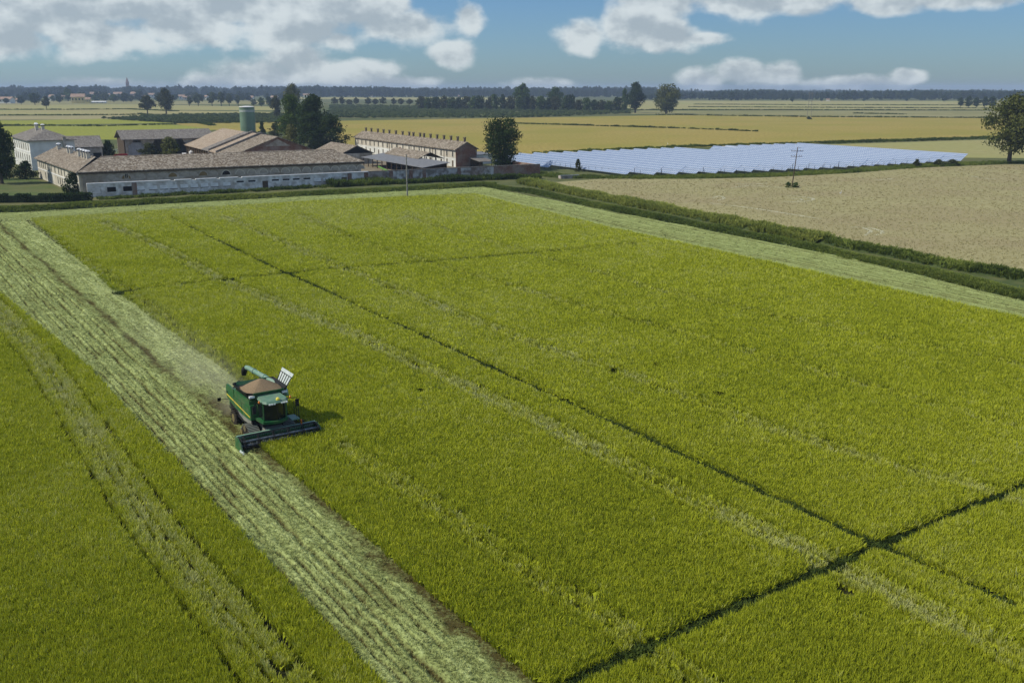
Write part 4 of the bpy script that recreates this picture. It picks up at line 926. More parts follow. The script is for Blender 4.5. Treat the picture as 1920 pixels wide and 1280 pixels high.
# west wing and house share a slightly turned frame
SK = math.atan2(5.5, 58)
b = Building('farm_wing', 'cream two-storey wing with shuttered windows and ridge chimneys', 'farm building', -1, 4.4, SK)
b.walls(0, 11.4, 0.6, 58, 5.75, M['cream'])
b.part(MB().slab([(-.7, -.8, 5.62), (5.8, 8.0, 8.52), (5.8, 58.6, 8.7), (-.7, 58.6, 5.65)], .2), 'roof', M['tile'])
b.part(MB().slab([(5.8, 8.0, 8.52), (12.1, 16.5, 5.62), (12.1, 58.6, 5.65), (5.8, 58.6, 8.7)], .2), 'roof', M['tile'])
b.part(MB().prism([(0, 57.6, 5.75), (11.4, 57.6, 5.75), (5.8, 57.6, 8.3)], [(0, 58, 5.75), (11.4, 58, 5.75), (5.8, 58, 8.3)]), 'gable_wall', M['cream'])
b.part(MB().box(-.09, -.002, 1.0, 57.6, 2.75, 2.95), 'string_course', M['coping'])
for i, y in enumerate([5, 9, 13, 18, 22, 26, 31, 36, 41, 45, 48, 51, 54]): b.put('window', WIN, 0, y, 3.35, -math.pi / 2)
for y in (13, 16, 19, 22, 25, 28, 42, 46): b.put('window', WIN, 0, y, .75, -math.pi / 2)
for x, y in ((4.6, 10.6), (4.6, 13.6), (4.6, 16.8), (4.6, 20.8), (4.7, 32), (4.7, 35.5), (4.8, 50)): b.put('chimney', CHIM_P, x, y, 8.2)
b = Building('farmhouse', 'tall white farmhouse with hipped grey tile roof and chimneys', 'house', -6.5, 90, SK)
b.walls(0, 13, 0, 34, 9.2, M['white'])
for q in ([(-.7, -.7, 9.2), (13.7, -.7, 9.2), (6.5, 8, 12.2)], [(-.7, 34.7, 9.2), (-.7, -.7, 9.2), (6.5, 8, 12.2), (6.5, 27, 12.2)], [(13.7, -.7, 9.2), (13.7, 34.7, 9.2), (6.5, 27, 12.2), (6.5, 8, 12.2)], [(13.7, 34.7, 9.2), (-.7, 34.7, 9.2), (6.5, 27, 12.2)]):
    b.part(MB().slab(q, .2), 'roof', M['tile_grey'])
b.part(MB().box(-.1, -.002, .3, 33.7, 5.4, 5.6), 'string_course', M['coping'])
for y in (3, 7.5, 12, 16.5, 21, 25.5, 30):
    for z in (6.1, 2.6): b.put('window', WIN_BIG, 0, y, z, -math.pi / 2)
for x, y in ((6.0, 10.5), (5.2, 17), (6.2, 24)): b.put('chimney', CHIM_P, x, y, 12.0)
x = 9.5; b.part(MB().box(x, x + .9, -1.0, -.02, 0, 10.2), 'flue', M['plaster'])
b = Building('storehouse', 'low storehouse with broad grey tiled roof beside the farmhouse', 'farm building', p_at(188, 112, 6) - 20.5, 112)
b.walls(0, 21, 0, 16, 5.6, M['plaster']); b.gable_roof(0, 21, 0, 16, 5.6, 8.8, 'x', M['tile_grey'])
for x in (2, 6, 10, 14, 18): b.part(MB().box(x, x + 2.6, -.06, .02, 0, 3.6), 'bay', M['dark'])
# portico
b = Building('portico', 'tall arched farm portico with dark grey roof and open front', 'barn', 27, 136)
b.part(MB().box(0, 32, 17.6, 18, 0, 6.6), 'wall', M['plaster']); b.part(MB().box(0, .4, 0, 17.6, 0, 6.6), 'wall', M['wood_dark']); b.part(MB().box(31.6, 32, 0, 17.6, 0, 6.6), 'wall', M['plaster'])
b.gable_roof(0, 32, 0, 18, 6.7, 9.5, 'x', M['tile_grey'], o=.9)
for i, x in enumerate((.9, 8.4, 15.9, 23.4, 30.6)):
    b.part(MB().box(x - .5, x + .5, .1, 1.1, 0, 6.5), 'column', M['plaster'])
    if x < 30:
        for sgn, xx in ((1, x + .5), (-1, x + 7.0)):
            n = 6; m = MB(); pr = [(0, 6.5), (0, 4.6)] + [(1.9 * math.sin(math.pi / 2 * k / n), 6.5 - 1.9 * math.cos(math.pi / 2 * k / n)) for k in range(n + 1)]
            m.prism([(xx + sgn * a, .2, z) for a, z in pr], [(xx + sgn * a, .9, z) for a, z in pr]); b.part(m, 'arch_spandrel', M['plaster'])
for x in (1.5,): b.part(MB().box(x, x + 6.2, 1.5, 1.7, 0, 5.4), 'sliding_door', M['metal_grey'])
# long barn with open side, fire walls and brick gable
b = Building('barn', 'long barn with broad tan tiled roof, timber posts and open side', 'barn', 49, 94)
RX, Z0, Z1 = 14.5, 4.3, 10.0
b.part(MB().box(28.6, 29, 0, 43, 0, 4.3), 'wall', M['brick']); b.part(MB().prism([(0, 42.6, 0), (29, 42.6, 0), (29, 42.6, 4.3), (RX, 42.6, 9.9), (0, 42.6, 4.3)], [(0, 43, 0), (29, 43, 0), (29, 43, 4.3), (RX, 43, 9.9), (0, 43, 4.3)]), 'wall', M['brick'])
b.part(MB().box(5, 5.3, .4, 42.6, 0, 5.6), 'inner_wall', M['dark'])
for x0, y0, y1, mt in ((0, 10.0, 43.6, 'tile_tan'), (0, -.2, 10.0, 'tile_grey')):
    b.part(MB().slab([(-.9, y0, Z0), (RX, y0, Z1), (RX, y1, Z1), (-.9, y1, Z0)], .22), 'roof', M[mt]); b.part(MB().slab([(RX, y0, Z1), (29.8, y0, Z0), (29.8, y1, Z0), (RX, y1, Z1)], .22), 'roof', M[mt])
for k in range(12): y = .6 + k * 3.75; b.part(MB().box(-.1, .3, y - .2, y + .2, 0, 4.05), 'post', M['wood_lt'])
b = Building('brick_barn', 'brick barn with gable end and stepped fire walls on its roof', 'barn', 49, 62)
b.part(MB().prism([(0, 0, 0), (29, 0, 0), (29, 0, 4.3), (RX, 0, 9.75), (0, 0, 4.3)], [(0, .4, 0), (29, .4, 0), (29, .4, 4.3), (RX, .4, 9.75), (0, .4, 4.3)]), 'gable_wall', M['brick'])
b.part(MB().prism([(RX - 4, -.06, 7.0), (RX + 4, -.06, 7.0), (RX, -.06, 9.2)], [(RX - 4, -.002, 7.0), (RX + 4, -.002, 7.0), (RX, -.002, 9.2)]), 'plaster_patch', M['plaster'])
b.part(MB().box(0, .4, .4, 31, 0, 4.3), 'wall', M['brick']); b.part(MB().box(28.6, 29, .4, 31, 0, 4.3), 'wall', M['brick'])
for y0, y1, mt in ((-.8, 19, 'tile'), (20.0, 30.4, 'tile_tan')):
    b.part(MB().slab([(-.9, y0, Z0), (RX, y0, Z1), (RX, y1, Z1), (-.9, y1, Z0)], .22), 'roof', M[mt]); b.part(MB().slab([(RX, y0, Z1), (29.8, y0, Z0), (29.8, y1, Z0), (RX, y1, Z1)], .22), 'roof', M[mt])
for y in (19.05, 30.5):
    b.part(MB().prism([(-.9, y, 0), (29.8, y, 0), (29.8, y, 4.9), (RX, y, 10.7), (-.9, y, 4.9)], [(-.9, y + .9, 0), (29.8, y + .9, 0), (29.8, y + .9, 4.9), (RX, y + .9, 10.7), (-.9, y + .9, 4.9)]), 'fire_wall', M['tile_grey'])
# small tiled building between barn and terrace
b = Building('outbuilding', 'small low building with brown tiled roof behind the front wing', 'farm building', 86, 66)
b.walls(0, 11, 0, 26, 3.6, M['plaster']); b.gable_roof(0, 11, 0, 26, 3.6, 6.0, 'y', M['tile'])
b.part(MB().prism([(0, 0, 3.6), (11, 0, 3.6), (5.5, 0, 5.8)], [(0, .3, 3.6), (11, .3, 3.6), (5.5, .3, 5.8)]), 'gable_wall', M['dark'])
for y in (4, 10, 16, 22): b.put('window', WIN_SM, 0, y, 1.4, -math.pi / 2)
# terrace of farm workers' houses
b = Building('terrace', "long two-storey row of workers' dwellings with many ridge chimneys", 'row house', 114.6, 37)
b.part(MB().box(0, .4, .3, 94, 0, 2.95), 'lower_wall', M['white']); b.part(MB().box(0, .4, .3, 94, 2.95, 5.8), 'upper_wall', M['cream'])
b.part(MB().box(7.2, 7.6, 0, 94, 0, 5.8), 'wall', M['cream']); b.part(MB().box(.4, 7.2, 93.6, 94, 0, 5.8), 'wall', M['cream'])
b.part(MB().prism([(0, 0, 0), (7.6, 0, 0), (7.6, 0, 5.8), (3.8, 0, 7.9), (0, 0, 5.8)], [(0, .3, 0), (7.6, .3, 0), (7.6, .3, 5.8), (3.8, .3, 7.9), (0, .3, 5.8)]), 'gable_wall', M['brick'])
b.gable_roof(0, 7.6, 0, 94, 5.8, 7.9, 'y', M['tile'], o=.6)
for y in (2.4, 6.8, 11.3, 15.8, 20.3, 24.8, 29.3, 33.8, 38.3, 44, 50, 54.5, 59, 63.5, 68, 72.5, 77, 81.5, 86, 90.5): b.put('window', WIN, 0, y, 3.3, -math.pi / 2)
for i, y in enumerate((2.4, 6.8, 11.3, 15.8, 20.3, 24.8, 29.3, 33.8, 38.3, 54.5, 59, 63.5, 68, 72.5, 77, 81.5, 86, 90.5)):
    if i % 2: b.put('window', WIN, 0, y, .75, -math.pi / 2)
    else: b.put('door', DOOR, 0, y, 0, -math.pi / 2)
me = arch_mesh(1.9, M['dark'], M['brick']); b.put('archway', me, 0, 46.5, 2.1, -math.pi / 2); b.part(MB().box(-.045, -.003, 44.85, 48.15, 0, 2.35), 'archway', M['dark'])
for y in (9, 18, 27.5, 36.5, 48.8, 57): b.part(MB().box(-.12, -.004, y - .1, y + .1, 0, 5.6), 'downpipe', M['wood_dark'])
for y in (1.2, 6.4, 11.5, 17, 22.5, 28, 33.6, 37, 43, 46.8, 53, 59.5, 66, 72, 78, 85, 91): b.put('chimney', CHIM, 3.8, y, 8.2)
# end stair and lean-to beside the terrace gable
b = Building('lean_to', 'ramshackle lean-to shed against the brick gable of the terrace', 'shed', 119.5, 29.5)
for x, y in ((0, 0), (4.2, 0), (0, 6.6), (4.2, 6.6)): b.part(MB().box(x, x + .2, y, y + .2, 0, 2.2), 'post', M['wood_dark'])
b.part(MB().slab([(-.4, -.4, 2.2), (4.9, -.4, 2.2), (4.9, 7.1, 3.0), (-.4, 7.1, 3.0)], .12), 'roof', M['tile_grey']); b.part(MB().box(.2, 4.2, 6.4, 6.55, 0, 2.6), 'back_wall', M['wood_dark'])
b = Building('white_annexe', 'small white annexe with one dark doorway behind the round tree', 'shed', 124.5, 46)
b.walls(0, 8, 0, 8, 3.2, M['white']); b.part(MB().slab([(-.4, -.4, 3.2), (8.4, -.4, 3.2), (8.4, 8.4, 3.6), (-.4, 8.4, 3.6)], .2), 'roof', M['sheet_roof']); b.put('door', DOOR, 2.4, 0, 0)
# open shed in the side yard
b = Building('open_shed', 'open sided shed with long grey lean-to roof and brown ridge roof', 'shed', 90, 8)
b.part(MB().slab([(0, 0, 2.9), (8.6, 0, 4.1), (8.6, 50, 4.1), (0, 50, 2.9)], .12), 'lean_to_roof', M['sheet_roof'])
for p_ in ([(7, 19, 3.9), (11, 19, 5.7), (11, 47, 5.7), (7, 47, 3.9)], [(11, 19, 5.7), (15.6, 19, 3.7), (15.6, 47, 3.7), (11, 47, 5.7)]): b.part(MB().slab([(x, y, z + .16) for x, y, z in p_], .16), 'roof', M['tile'])
for k in range(13): y = .5 + k * 4.05; b.part(MB().box(.4, .65, y, y + .25, 0, 2.85), 'post', M['wood_dark'])
for k in range(8): y = 20 + k * 3.7; b.part(MB().box(15, 15.25, y, y + .25, 0, 3.65), 'post', M['wood_dark'])
b.part(MB().box(8.3, 8.55, 2, 49, 0, 3.9), 'back_wall', M['wood_dark'])
# silo
dx = (463 - 960) / FPX; SY = 395 * K; SX = dx * (SY * C_ + CAM_H * S_ * .4)
z_top = CAM_H + ray(463, 199)[2] * (SY / ray(463, 199)[1]); M['silo'] = material('green_silo_steel', (0.115, 0.185, 0.12), (0.165, 0.24, 0.165), 1.5, 0.6, 0, 6, c3=(0.20, 0.30, 0.21), scale3=0.15, stretch=(3, 3, .4))
s_ = thing('silo', 'tall round green farm silo with pale cap', 'silo', (SX, SY, 0)); rs = 2.9 * K
MB().tube([(0, 0, 0), (0, 0, z_top - 2.6)], rs, 36).build('shell', M['silo'], s_, False); MB().tube([(0, 0, z_top - 2.6), (0, 0, z_top - 1.6)], rs * 1.004, 36).build('pale_band', material('silo_pale_band', (.30, .36, .31), (.42, .47, .42), 2, .7), s_)
MB().tube([(0, 0, z_top - 1.6), (0, 0, z_top - .5)], rs, 36).build('upper_ring', M['silo'], s_); MB().tube([(0, 0, z_top - .5), (0, 0, z_top - .3), (0, 0, z_top)], [rs * 1.04, rs * 1.04, rs * .25], 36).build('cap', M['coping'], s_)
for i in range(7): MB().tube([(0, 0, 2.4 * i + 1.5), (0, 0, 2.4 * i + 1.6)], rs * 1.012, 36).build('hoop', M['silo'], s_)
m = MB(); m.tube([(rs + .25, -.25, 0), (rs + .25, -.25, z_top)], .04, 5); m.tube([(rs + .25, .25, 0), (rs + .25, .25, z_top)], .04, 5); m.build('ladder', M['metal_grey'], s_)
# things standing in the yard
def small(name, label, cat, p, q, builder, mat, rz=0, group=None):
    x, y = FP(p, q); m = MB(); builder(m); return tag(m.build(name, mat, None, False, (x, y, .1), FT + rz), label, cat, group)
def trailer(m):
    m.box(-2.4, 2.4, -1.1, 1.1, .9, 1.1); m.box(-2.4, -2.3, -1.1, 1.1, 1.1, 2.1); m.box(2.3, 2.4, -1.1, 1.1, 1.1, 2.1); m.box(-2.3, 2.3, -1.1, -1.0, 1.1, 2.1); m.box(-2.3, 2.3, 1.0, 1.1, 1.1, 2.1); m.box(2.4, 3.8, -.08, .08, .8, .95)
    for x in (-1.4, 1.4):
        for y in (-1.05, 1.05): m.disc_y((x, y, .45), .45, .25, 14)
small('farm_trailer', 'red farm trailer parked under the barn posts', 'trailer', 52, 118, trailer, M['red'], .6)
small('farm_trailer', 'red trailer by the portico end, half hidden by the dark tree', 'trailer', 24.5, 128, trailer, M['red'], .2)
def tank(m): m.tube([(0, 0, 0), (0, 0, 2.6), (0, 0, 2.9)], [.9, .9, .3], 16); m.tube([(0, 0, 2.9), (0, 0, 3.2)], .25, 8)
small('water_tank', 'white upright tank beside the red trailer', 'tank', 48.0, 122, tank, M['coping'])
def conveyor(m): m.prism([(-3, -.3, .4), (3, -.3, 2.6), (3, .3, 2.6), (-3, .3, .4)], [(-3, -.3, .75), (3, -.3, 2.95), (3, .3, 2.95), (-3, .3, .75)]); m.tube([(1, -.4, 0), (1.6, 0, 2.1)], .07, 6); m.tube([(1, .4, 0), (1.6, 0, 2.1)], .07, 6); m.disc_y((.9, 0, .3), .3, 1.0, 12)
small('conveyor', 'bright green tilted conveyor in front of the open shed', 'conveyor', 83.5, 20, conveyor, material('conveyor_green', (.16, .35, .06), (.22, .42, .1), 2, .5), 2.2)
def bale(m): m.disc_y((0, 0, .9), .9, 1.3, 20)
small('round_bale', 'pale round bale standing in the open shed yard', 'bale', 91.5, 14, bale, M['wood_lt'], .8)
def pile(m):
    for i in range(9): z = .12 + .22 * (i // 3); m.box(-2.2 + rnd.uniform(-.3, .3), 2.2 + rnd.uniform(-.3, .3), -.8 + .55 * (i % 3), -.35 + .55 * (i % 3), z - .1, z + .1)
small('timber_pile', 'stack of grey timber beside the front wing end', 'timber', 77.5, 12, pile, M['metal_grey'], .3); small('timber_pile', 'stack of grey timber farther along the shed yard', 'timber', 80.5, 28, pile, M['wood_lt'], 1.2)
def car(m): m.side([(-2, .35), (-2, .8), (-1.3, .9), (-.8, 1.4), (.7, 1.4), (1.3, .95), (2, .85), (2, .35)], -.85, .85); [m.disc_y((x, y, .33), .33, .2, 14) for x in (-1.25, 1.25) for y in (-.78, .78)]
small('parked_car', 'small white car beside the lean-to at the terrace end', 'car', 126.5, 30, car, M['coping'], .4)
small('parked_car', 'small pale car parked near the portico columns', 'car', 47.5, 133, car, M['coping'], 1.4)
rl = Building('paddock_rail', 'white paddock rail behind the farm between storehouse and portico', 'fence', 14, 168)
for i in range(12): rl.part(MB().box(i * 2, i * 2 + .16, 0, .16, 0, 1.5), 'post', M['coping'])
for z in (.75, 1.35): rl.part(MB().box(0, 22.2, -.1, 0, z, z + .14), 'rail', M['coping'])
# ------------------------------------------------------------------ solar array
M['panel'] = material('solar_cells', (0.20, 0.25, 0.40), rough=0.22, spec=0.8)
t = M['panel'].node_tree; bs = t.nodes['Principled BSDF']; co = N(t, 'ShaderNodeTexCoord'); bk = N(t, 'ShaderNodeTexBrick')
bk.offset = 0.0; bk.inputs['Scale'].default_value = 1.0; bk.inputs['Brick Width'].default_value = 1.02; bk.inputs['Row Height'].default_value = 1.1; bk.inputs['Mortar Size'].default_value = 0.06; bk.inputs['Mortar Smooth'].default_value = 0.0
bk.inputs['Color1'].default_value = (0.19, 0.26, 0.39, 1); bk.inputs['Color2'].default_value = (0.22, 0.29, 0.42, 1); bk.inputs['Mortar'].default_value = (0.62, 0.67, 0.72, 1)  # cells painted paler: sun glare and sky sheen put into the base colour
t.links.new(co.outputs['Object'], bk.inputs['Vector']); t.links.new(bk.outputs[0], bs.inputs['Base Color'])
M['post'] = material('dark_steel_post', (0.06, 0.06, 0.06), (0.12, 0.12, 0.12), 4, .6)
A30 = math.radians(30); r30, c30 = (math.sin(A30), -math.cos(A30)), (math.cos(A30), math.sin(A30))
TILT = math.atan2(2.6, 4.0)
for k in range(-1, 22):
    w0 = 189.8 + 7.02 * k
    s0, s1 = -330 + max(0, k - 8) * 0.27, {-1: -291, 0: -254.3, 1: -249.2, 2: -246.5, 3: -245, 4: -243.3}.get(k, -242.5 + min(4, (k - 5) * .9))
    if k in (12, 13): s0 += 21
    x, y = r30[0] * s0 + c30[0] * w0, r30[1] * s0 + c30[1] * w0
    o = thing('solar_panel_row', {-1: 'shortest solar panel row, ending beside the brick end of the garden wall', 12: 'solar panel row cut short behind the white transformer cabin', 13: 'solar panel row cut short behind the white transformer cabin', 21: 'outermost solar panel row, bordering the pale field by the big tree'}.get(k, 'long row of tilted blue solar panels within the field array'), 'solar panel', (x, y, 0), math.atan2(r30[1], r30[0]), 'rows of the solar array')
    ln = s1 - s0; sl = 4.0 / math.cos(TILT)
    for y0_, y1_ in ((0, sl * .487), (sl * .513, sl)):
        tb = MB().box(0, ln, y0_, y1_, 0, .06).build('panel_table', M['panel'], o); tb.location = (0, 0, .8); tb.rotation_euler = (TILT, 0, 0)
    fr = MB(); fr.box(0, ln, .6, .75, -.14, -.004); fr.box(0, ln, sl - .9, sl - .75, -.14, -.004); f_ = fr.build('purlins', M['post'], o); f_.location = tb.location; f_.rotation_euler = tb.rotation_euler
    pm_ = MB()
    for i in range(int(ln / 5) + 1):
        xx = min(i * 5 + .5, ln - .2); pm_.box(xx, xx + .1, .6, .7, 0, .8 + .6 * math.tan(TILT) - .16); pm_.box(xx, xx + .1, 3.2, 3.3, 0, .8 + 3.2 * math.tan(TILT) - .16)
    pm_.build('posts', M['post'], o)
x, y = G(1365, 288.5); cab = thing('transformer_cabin', 'white box transformer cabin standing within the solar array', 'cabin', (x, y, 0), math.atan2(r30[1], r30[0]))
MB().box(-3.2, 3.2, -1.6, 1.6, 0, 2.9).build('cabin_body', M['coping'], cab); MB().slab([(-3.4, -1.8, 3.05), (3.4, -1.8, 3.05), (3.4, 1.8, 3.05), (-3.4, 1.8, 3.05)], .14).build('roof', M['coping'], cab)
MB().box(3.2, 3.24, -.9, .9, .1, 2.2).build('door', M['metal_grey'], cab); MB().box(3.2, 3.23, 1.0, 1.4, 1.9, 2.4).build('vent', M['post'], cab)
fl = fine(L((978, 306), (1080, 320), (1180, 331), (1320, 329), (1450, 325.5), (1600, 318), (1700, 311), (1800, 303)), 3.4)
fe = thing('wire_fence', 'wire fence on thin dark posts along the solar array', 'fence', (fl[0][0], fl[0][1], 0)); pmx = MB().box(-.05, .05, -.05, .05, 0, 2.0).mesh('post', M['post'])
for a in fl: link('post', pmx, fe, (a[0] - fl[0][0], a[1] - fl[0][1], 0))
m = MB()
for z in (.6, 1.2, 1.9): m.tube([(a[0] - fl[0][0], a[1] - fl[0][1], z) for a in fl], .012, 3)
m.build('wire', M['post'], fe)
for i, (u, v, w, h) in enumerate([(1084, 322, 2.6, 4.5), (1718, 314, 3.4, 3.0), (1760, 312, 5, 2.6), (1785, 311, 6, 2.4), (1310, 325, 2.4, 2.0)]):
    x, y = G(u, v); place('verge_bush', 'small dark bush on the verge of the solar array', 'bush', x, y, h, w, 'bush', 'brown', 30 + i % 3, 500, 'bushes around the solar array')
# concrete culvert head and egrets
x, y = G(1068, 335); cu = thing('culvert', 'low concrete culvert head in rough grass near the garden wall', 'culvert', (x, y, 0), .35)
MB().box(-3, 3, -.25, .25, 0, 1.0).build('head_wall', M['garden_wall'], cu); MB().box(-3.2, 3.2, -.4, .4, 1.0, 1.15).build('coping', M['metal_grey'], cu)
for s_x in (-2.8, 2.8): MB().box(s_x - .2, s_x + .2, .25, 2.2, 0, .9).build('wing_wall', M['garden_wall'], cu)
M['egret'] = material('white_feathers', (0.8, 0.8, 0.78))
def egret(u, v, label, rz):
    x, y = G(u, v); m = MB(); m.tube([(-.38, 0, .52), (-.2, 0, .58), (0, 0, .6), (.18, 0, .66)], [.02, .12, .14, .07], 8); m.tube([(.15, 0, .64), (.24, 0, .85), (.18, 0, 1.0), (.24, 0, 1.08), (.33, 0, 1.07), (.46, 0, 1.05)], [.06, .04, .04, .05, .04, .005], 6)
    for yy in (-.05, .05): m.tube([(0, yy, .5), (.02, yy, 0)], .015, 5)
    tag(m.build('egret', M['egret'], None, True, (x, y, .05), rz), label, 'bird')
egret(1576, 366, 'small white bird standing on the tan stubble field', .4); egret(1252, 272, 'small white bird in the gold field behind the solar array', 2.0)

# ------------------------------------------------------------------ power poles
M['pole'] = material('weathered_pole', (0.16, 0.15, 0.14), (0.30, 0.29, 0.27), 3, .9); M['insul'] = material('insulator_glass', (.10, .08, .07), rough=.3)
x, y = G(764, 373); h = CAM_H + ray(764, 290)[2] * (y / ray(764, 290)[1])
po = thing('utility_pole', 'plain grey concrete pole at the rice headland before the farm', 'pole', (x, y, 0)); MB().tube([(0, 0, 0), (0, 0, h)], [.21, .13], 12).build('shaft', M['pole'], po); MB().tube([(0, 0, h), (0, 0, h + .12)], [.15, .05], 10).build('cap', M['post'], po)
x, y = G(1485, 350); h = CAM_H + ray(1491, 276)[2] * (y / ray(1491, 276)[1]); xt = (1491 - 1485) / FPX * (y * C_)
po = thing('utility_pole', 'leaning dark timber pole with two crossarms in the tan field', 'pole', (x, y, 0)); MB().tube([(0, 0, 0), (xt * .9, 0, h)], [.17, .11], 10).build('shaft', M['wood_dark'], po)
for f_, wd in ((.90, 1.7), (.765, 1.6)):
    ca = MB().tube([(xt * f_ - wd, .1, h * f_), (xt * f_ + wd, .1, h * f_)], .07, 6).build('crossarm', M['wood_dark'], po)
    for q in (-.95, -.4, .55, .95): MB().tube([(xt * f_ + wd * q, .1, h * f_ + .07), (xt * f_ + wd * q, .1, h * f_ + .2), (xt * f_ + wd * q, .1, h * f_ + .34)], [.03, .09, .05], 8).build('insulator', M['insul'], ca)
m = MB().tube([(xt * .98, 0, h), (xt * .98 + .9, 0, h - .25)], .05, 6); m.build('bracket', M['post'], po)
for i, (u, v, w, h2) in enumerate([(1478, 352, 2.2, 1.8), (1492, 352, 2.6, 1.6)]):
    x, y = G(u, v); place('pole_shrub', 'weedy shrub growing around the foot of the timber pole', 'bush', x, y, h2, w, 'bush', 'green', 33 + i, 600, 'shrubs at the pole foot')
x, y = G(1517, 223); po = thing('lattice_pole', 'thin far double-legged power pole in the gold field', 'pole', (x, y, 0)); hh = 24
for sx2 in (-1, 1): MB().tube([(sx2 * 2.0, 0, 0), (sx2 * 1.1, 0, hh)], .16, 6).build('leg', M['pole'], po)
for z in (8, 16, 23): MB().tube([(-2.6 if z == 23 else -1.8, 0, z), (2.6 if z == 23 else 1.8, 0, z)], .12, 5).build('crossarm', M['pole'], po)
x, y = G(1517, 224); place('pole_shrub', 'dark shrub at the foot of the thin far power pole', 'bush', x, y, 2.5, 6, 'bush', 'dark', 35, 300)

# ------------------------------------------------------------------ far village
def house(u, vb, hpx, wpx, dpx, wall, roof, label, rz=0.3, group='far village houses', cat='house', nwin=3):
    x, y = G(u, vb); dep = y * C_ + CAM_H * S_; w, h = wpx * dep / FPX, hpx * dep / FPX; d = dpx * dep / FPX
    o = thing('village_house', label, cat, (x, y, 0), rz, group); e = h * .66
    m = MB().box(-w / 2, w / 2, -d / 2, d / 2, 0, e); m.prism([(-w / 2, -d / 2, e), (-w / 2, d / 2, e), (-w / 2, 0, h - .2)], [(w / 2, -d / 2, e), (w / 2, d / 2, e), (w / 2, 0, h - .2)]); m.build('wall', wall, o)
    m = MB(); a = .06 * w; m.slab([(-w / 2 - a, -d / 2 - a, e), (w / 2 + a, -d / 2 - a, e), (w / 2 + a, 0, h), (-w / 2 - a, 0, h)], .4); m.slab([(-w / 2 - a, 0, h), (w / 2 + a, 0, h), (w / 2 + a, d / 2 + a, e), (-w / 2 - a, d / 2 + a, e)], .4); m.build('roof', roof, o)
    for i in range(nwin): xx = -w / 2 + w * (i + .5) / nwin; MB().box(xx - w * .05, xx + w * .05, -d / 2 - .12, -d / 2 - .02, e * .45, e * .8).build('window', M['glass'], o)
    return o
M['yellow_wall'] = material('yellow_render', (.55, .45, .16), (.68, .57, .24), .2, .9); M['far_tile'] = material('far_roof_tile', (.30, .20, .14), (.42, .30, .22), .3, .9)
house(148, 193.5, 17, 23, 12, M['yellow_wall'], M['far_tile'], 'yellow house with brown roof in front of the far village', .15, None, 'house', 4)
house(166, 194, 11, 9, 8, M['yellow_wall'], M['far_tile'], 'small yellow annexe attached to the yellow house', .15, None)
house(184, 193.5, 3.6, 28, 8, M['coping'], M['coping'], 'long low white greenhouse roof beside the yellow house', .1, None)
for i, (u, vb, hp, wp, wl) in enumerate([(12, 194, 12, 26, 'white'), (30, 193.5, 9, 20, 'cream'), (2, 193, 10, 14, 'cream'), (98, 189, 11, 10, 'white'), (120, 189, 10, 11, 'yellow_wall'), (60, 187, 8, 16, 'white'), (178, 184, 11, 15, 'white'), (194, 185, 9, 24, 'white'), (222, 184, 11, 14, 'cream'), (254, 183.5, 11, 14, 'brick'), (284, 184, 9, 14, 'white'),
        (268, 187, 8, 14, 'white'), (342, 187, 9, 12, 'white'), (354, 188, 8, 18, 'cream'), (385, 187, 8, 12, 'white'), (300, 188, 8, 10, 'cream'), (470, 189, 9, 11, 'white'), (440, 188, 8, 12, 'cream'), (515, 188, 8, 12, 'white'), (575, 184, 8, 12, 'white'), (718, 178.5, 6, 14, 'white'), (700, 182.6, 4, 8, 'white'), (862, 182.5, 4, 6, 'brick'), (1552, 189.5, 4, 6, 'white'), (1201, 192, 6, 8, 'white')]):
    house(u, vb, hp, wp, wp * .6, M[wl], M['far_tile'], {'white': 'small far white house', 'cream': 'small far cream house', 'brick': 'small far brick house', 'yellow_wall': 'small far yellow house'}[wl] + ' among the trees on the horizon', rnd.uniform(-.4, .5), 'far village houses', 'house', 2)
x, y = G(241, 178.6); dep = y; ct = thing('church_tower', 'slender brick church bell tower with pointed spire above the village', 'tower', (x, y, 0)); q = dep / FPX
M['tower'] = material('tower_brick', (.20, .10, .08), (.28, .15, .12), .2, .9)
MB().box(-2.2 * q, 2.2 * q, -2.2 * q, 2.2 * q, 0, 22 * q).build('shaft', M['tower'], ct); MB().box(-2.5 * q, 2.5 * q, -2.5 * q, 2.5 * q, 22 * q, 22.8 * q).build('cornice', M['tower'], ct)
MB().prism([(-2 * q, -2 * q, 22.8 * q), (2 * q, -2 * q, 22.8 * q), (2 * q, 2 * q, 22.8 * q), (-2 * q, 2 * q, 22.8 * q)], [(-.15 * q, -.15 * q, 31 * q), (.15 * q, -.15 * q, 31 * q), (.15 * q, .15 * q, 31 * q), (-.15 * q, .15 * q, 31 * q)]).build('spire', M['tower'], ct)
for sg in (-1, 1): MB().box(-.7 * q, .7 * q, sg * 2.25 * q - .05 * q, sg * 2.25 * q + .05 * q, 17 * q, 20.5 * q).build('belfry_opening', M['dark'], ct)
